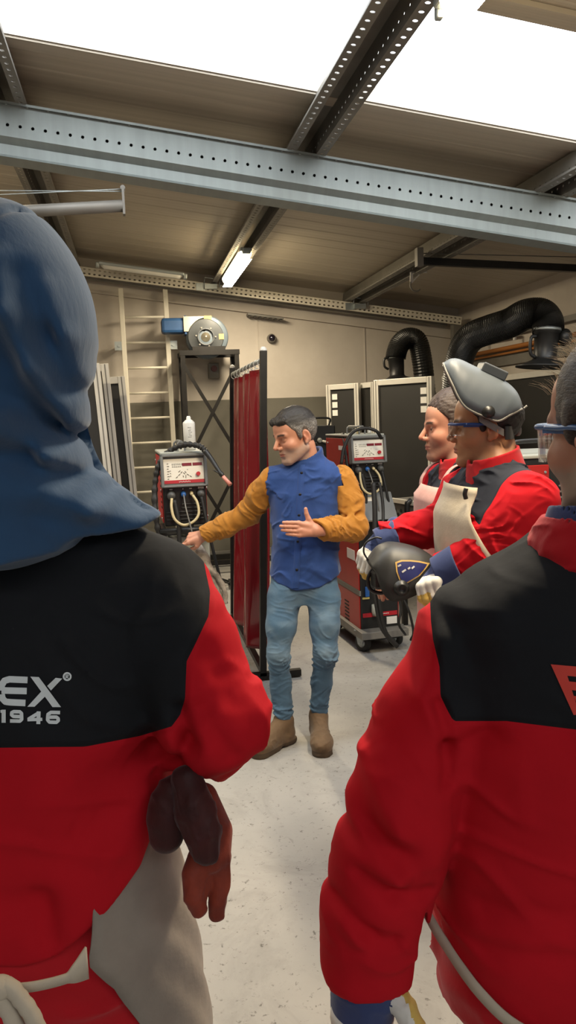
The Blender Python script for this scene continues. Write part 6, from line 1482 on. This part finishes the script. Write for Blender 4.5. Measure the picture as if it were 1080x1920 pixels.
    for pts, w, dd in (([(830, 1340), (848, 1420), (845, 1480)], .012, .016), ([(870, 1420), (930, 1390)], .016, .008), ([(795, 1320), (845, 1400)], .013, -.010), ([(700, 1450), (745, 1560), (835, 1600)], .022, -.013), ([(680, 1480), (715, 1580), (780, 1650)], .020, .011), ([(685, 1660), (740, 1690), (805, 1700)], .015, .012), ([(690, 1625), (750, 1650), (815, 1635)], .018, -.010), ([(640, 1735), (700, 1780), (740, 1790)], .013, .010), ([(650, 1760), (690, 1800)], .012, -.008), ([(745, 1795), (660, 1815)], .012, .006), ([(635, 1580), (690, 1620)], .012, .008), ([(690, 1420), (730, 1500)], .014, .008), ([(820, 1290), (835, 1220), (880, 1160), (960, 1110)], .018, -.006), ([(900, 1250), (870, 1180), (900, 1120)], .02, .006), ([(940, 1150), (1010, 1090)], .02, -.006), ([(930, 1745), (1080, 1725)], .02, .006), ([(920, 1785), (1080, 1765)], .022, -.005), ([(930, 1820), (1080, 1800)], .016, .004)): jk = cr_(jk, pts, w, dd)
    jk = folds(jk, .005, (.18, .15, .06), 81, np.array(Matrix.Rotation(.4, 3, 'Y'))); jk = folds(jk, .0028, (.10, .09, .05), 83, np.array(Matrix.Rotation(.5, 3, 'Y')), True, lambda p: np.where(p[:, 0] < cx - .25, 1., .25).astype(np.float32))
    wq, wd_ = q1[-1], (q1[-1] - q1[-2]) / np.linalg.norm(q1[-1] - q1[-2])
    for s in (1, -1):
        qa = wq if s > 0 else m2(wq); jk = cut(jk, rc(qa - wd_ * np.array([s, 1, 1]) * .02, qa + wd_ * np.array([s, 1, 1]) * .3, .043, .06), k=.004)
        jk = isect(jk, (lambda p, qa=qa.astype(np.float32): np.where(np.abs(p[:, 0] - qa[0]) < .09, qa[2] + .05 - p[:, 2], np.float32(-.05)).astype(np.float32)))
    o0 = np.array([cx, y0, 0]); jk = isect(jk, below(uvpoly([(700, 900), (540, 1500), (540, 2150), (778, 2120), (800, 1800), (812, 1745), (818, 1795), (858, 1868), (925, 1925), (1000, 1975), (1160, 2010), (1400, 1980), (1800, 1890), (1800, 900)], D)), k=.006)
    P, Q = sculpt(jk, o0 + [-.55, -.3, .70], o0 + [.55, .4, 1.56], .005)
    yk = seam([(700, 700), (806, 1118), (808, 1165), (812, 1200), (824, 1250), (826, 1305), (838, 1330), (850, 1352), (950, 1352), (1080, 1368), (1240, 1372), (1440, 1352), (1470, 1320), (1490, 1200), (1500, 1100), (1600, 700)], toW(P), D)
    jo = mesh('jacket', toW(P), Q, M_work, t, True, attrs={'yoke': yk}); bv = bvh(toW(P), Q)
    # red emblem on the yoke
    s10 = 1 / 10.67; T = lambda pts: [(980 + x * s10, 1200 + y * s10) for x, y in pts]
    quad_marks(jo, bv, [T([(552, 478), (1500, 560), (1560, 770), (690, 690)]), T([(552, 478), (850, 600), (1130, 1480), (1010, 1490)]), T([(880, 815), (1560, 890), (1560, 1070), (960, 990)]), T([(1010, 1110), (1500, 1160), (1420, 1330), (1090, 1300)])], D, M_oprint, 'printed_emblem')
    # collar
    cf = rc(np.array([cx - .01, y0 - .005, zz(1065)]), np.array([cx + .0, y0 - .012, zz(990)]), .100, .088); cf = cut(cf, rc(np.array([cx - .01, y0 - .005, zz(1130)]), np.array([cx + .0, y0 - .015, zz(910)]), .083, .082), k=.004)
    ztop = np.float32(zz(978)); cf = isect(cf, lambda p: p[:, 2] - ztop + np.float32(.12) * (p[:, 1] - np.float32(y0 - .05)) , k=.005)
    cf = folds(cf, .004, (.06, .06, .02), 5); P, Q = sculpt(cf, o0 + [-.2, -.2, zz(1120)], o0 + [.2, .25, zz(900)], .004); mesh('collar', toW(P), Q, M_redcloth, t, True)
    cf = rc(np.array([cx - .01, y0 - .005, zz(1045)]), np.array([cx + .0, y0 - .012, zz(965)]), .084, .079); cf = cut(cf, rc(np.array([cx - .01, y0 - .005, zz(1130)]), np.array([cx + .0, y0 - .015, zz(890)]), .076, .072), k=.003)
    zt2 = np.float32(zz(958)); cf = isect(cf, lambda p: p[:, 2] - zt2 + np.float32(.12) * (p[:, 1] - np.float32(y0 - .05)), k=.004); P, Q = sculpt(cf, o0 + [-.2, -.2, zz(1120)], o0 + [.2, .25, zz(880)], .004); mesh('neckerchief', toW(P), Q, M_navy, t, True)
    # apron tape round the back, trousers
    pts = [(808, 1735), (812, 1760), (817, 1795), (836, 1835), (862, 1870), (920, 1920), (1000, 1965), (1160, 2000)]; cc = []
    for x, y in pts:
        q = Lc(x, y, D); k = min(.995, abs(q[0] - cx) / .262); cc.append(toW(np.array([q[0], y0 - .172 * (1 - k ** 2.5) ** (1 / 2.5), q[2]])))
    cc = crom(cc, 6); solidify(B().grid([[p + (ez * .8 + CAMR * .45) * e for e in (-.0085, .0085)] for p in cc]).build('apron_tape', M_strapc, t, True), .003, 1.)
    legs_down(t, cx, y0 + .01, .88, .11, .252, .155)
    # glove on the hanging hand
    wr = toW(wq)
    g, cf_, HM = gauntlet(t, wr + ez * .06, at(678, 1990, D + .13) - wr, -CAMR * .8 - CAMF * .6, 1, ((.25, .4, .3), (.3, .45, .3), (.35, .45, .3), (.4, .45, .3)), ((.02, .03, -.01), (.035, .062, -.016), (.055, .085, -.02), (.072, .092, -.022)), elbow=toW(q1[-2]), cr=.056, fat=1.3, s=1.05, cuffL=.085, aoff=.085)
    b = B(); a = np.array(HM)[:3, 3]; d = np.array(HM)[:3, 0]; b.tube([a + d * .070, a + d * .090], [.0475, .0462], 24); b.build('cuff_stripe', M_glovew, cf_, True)
    return t
broad_man()
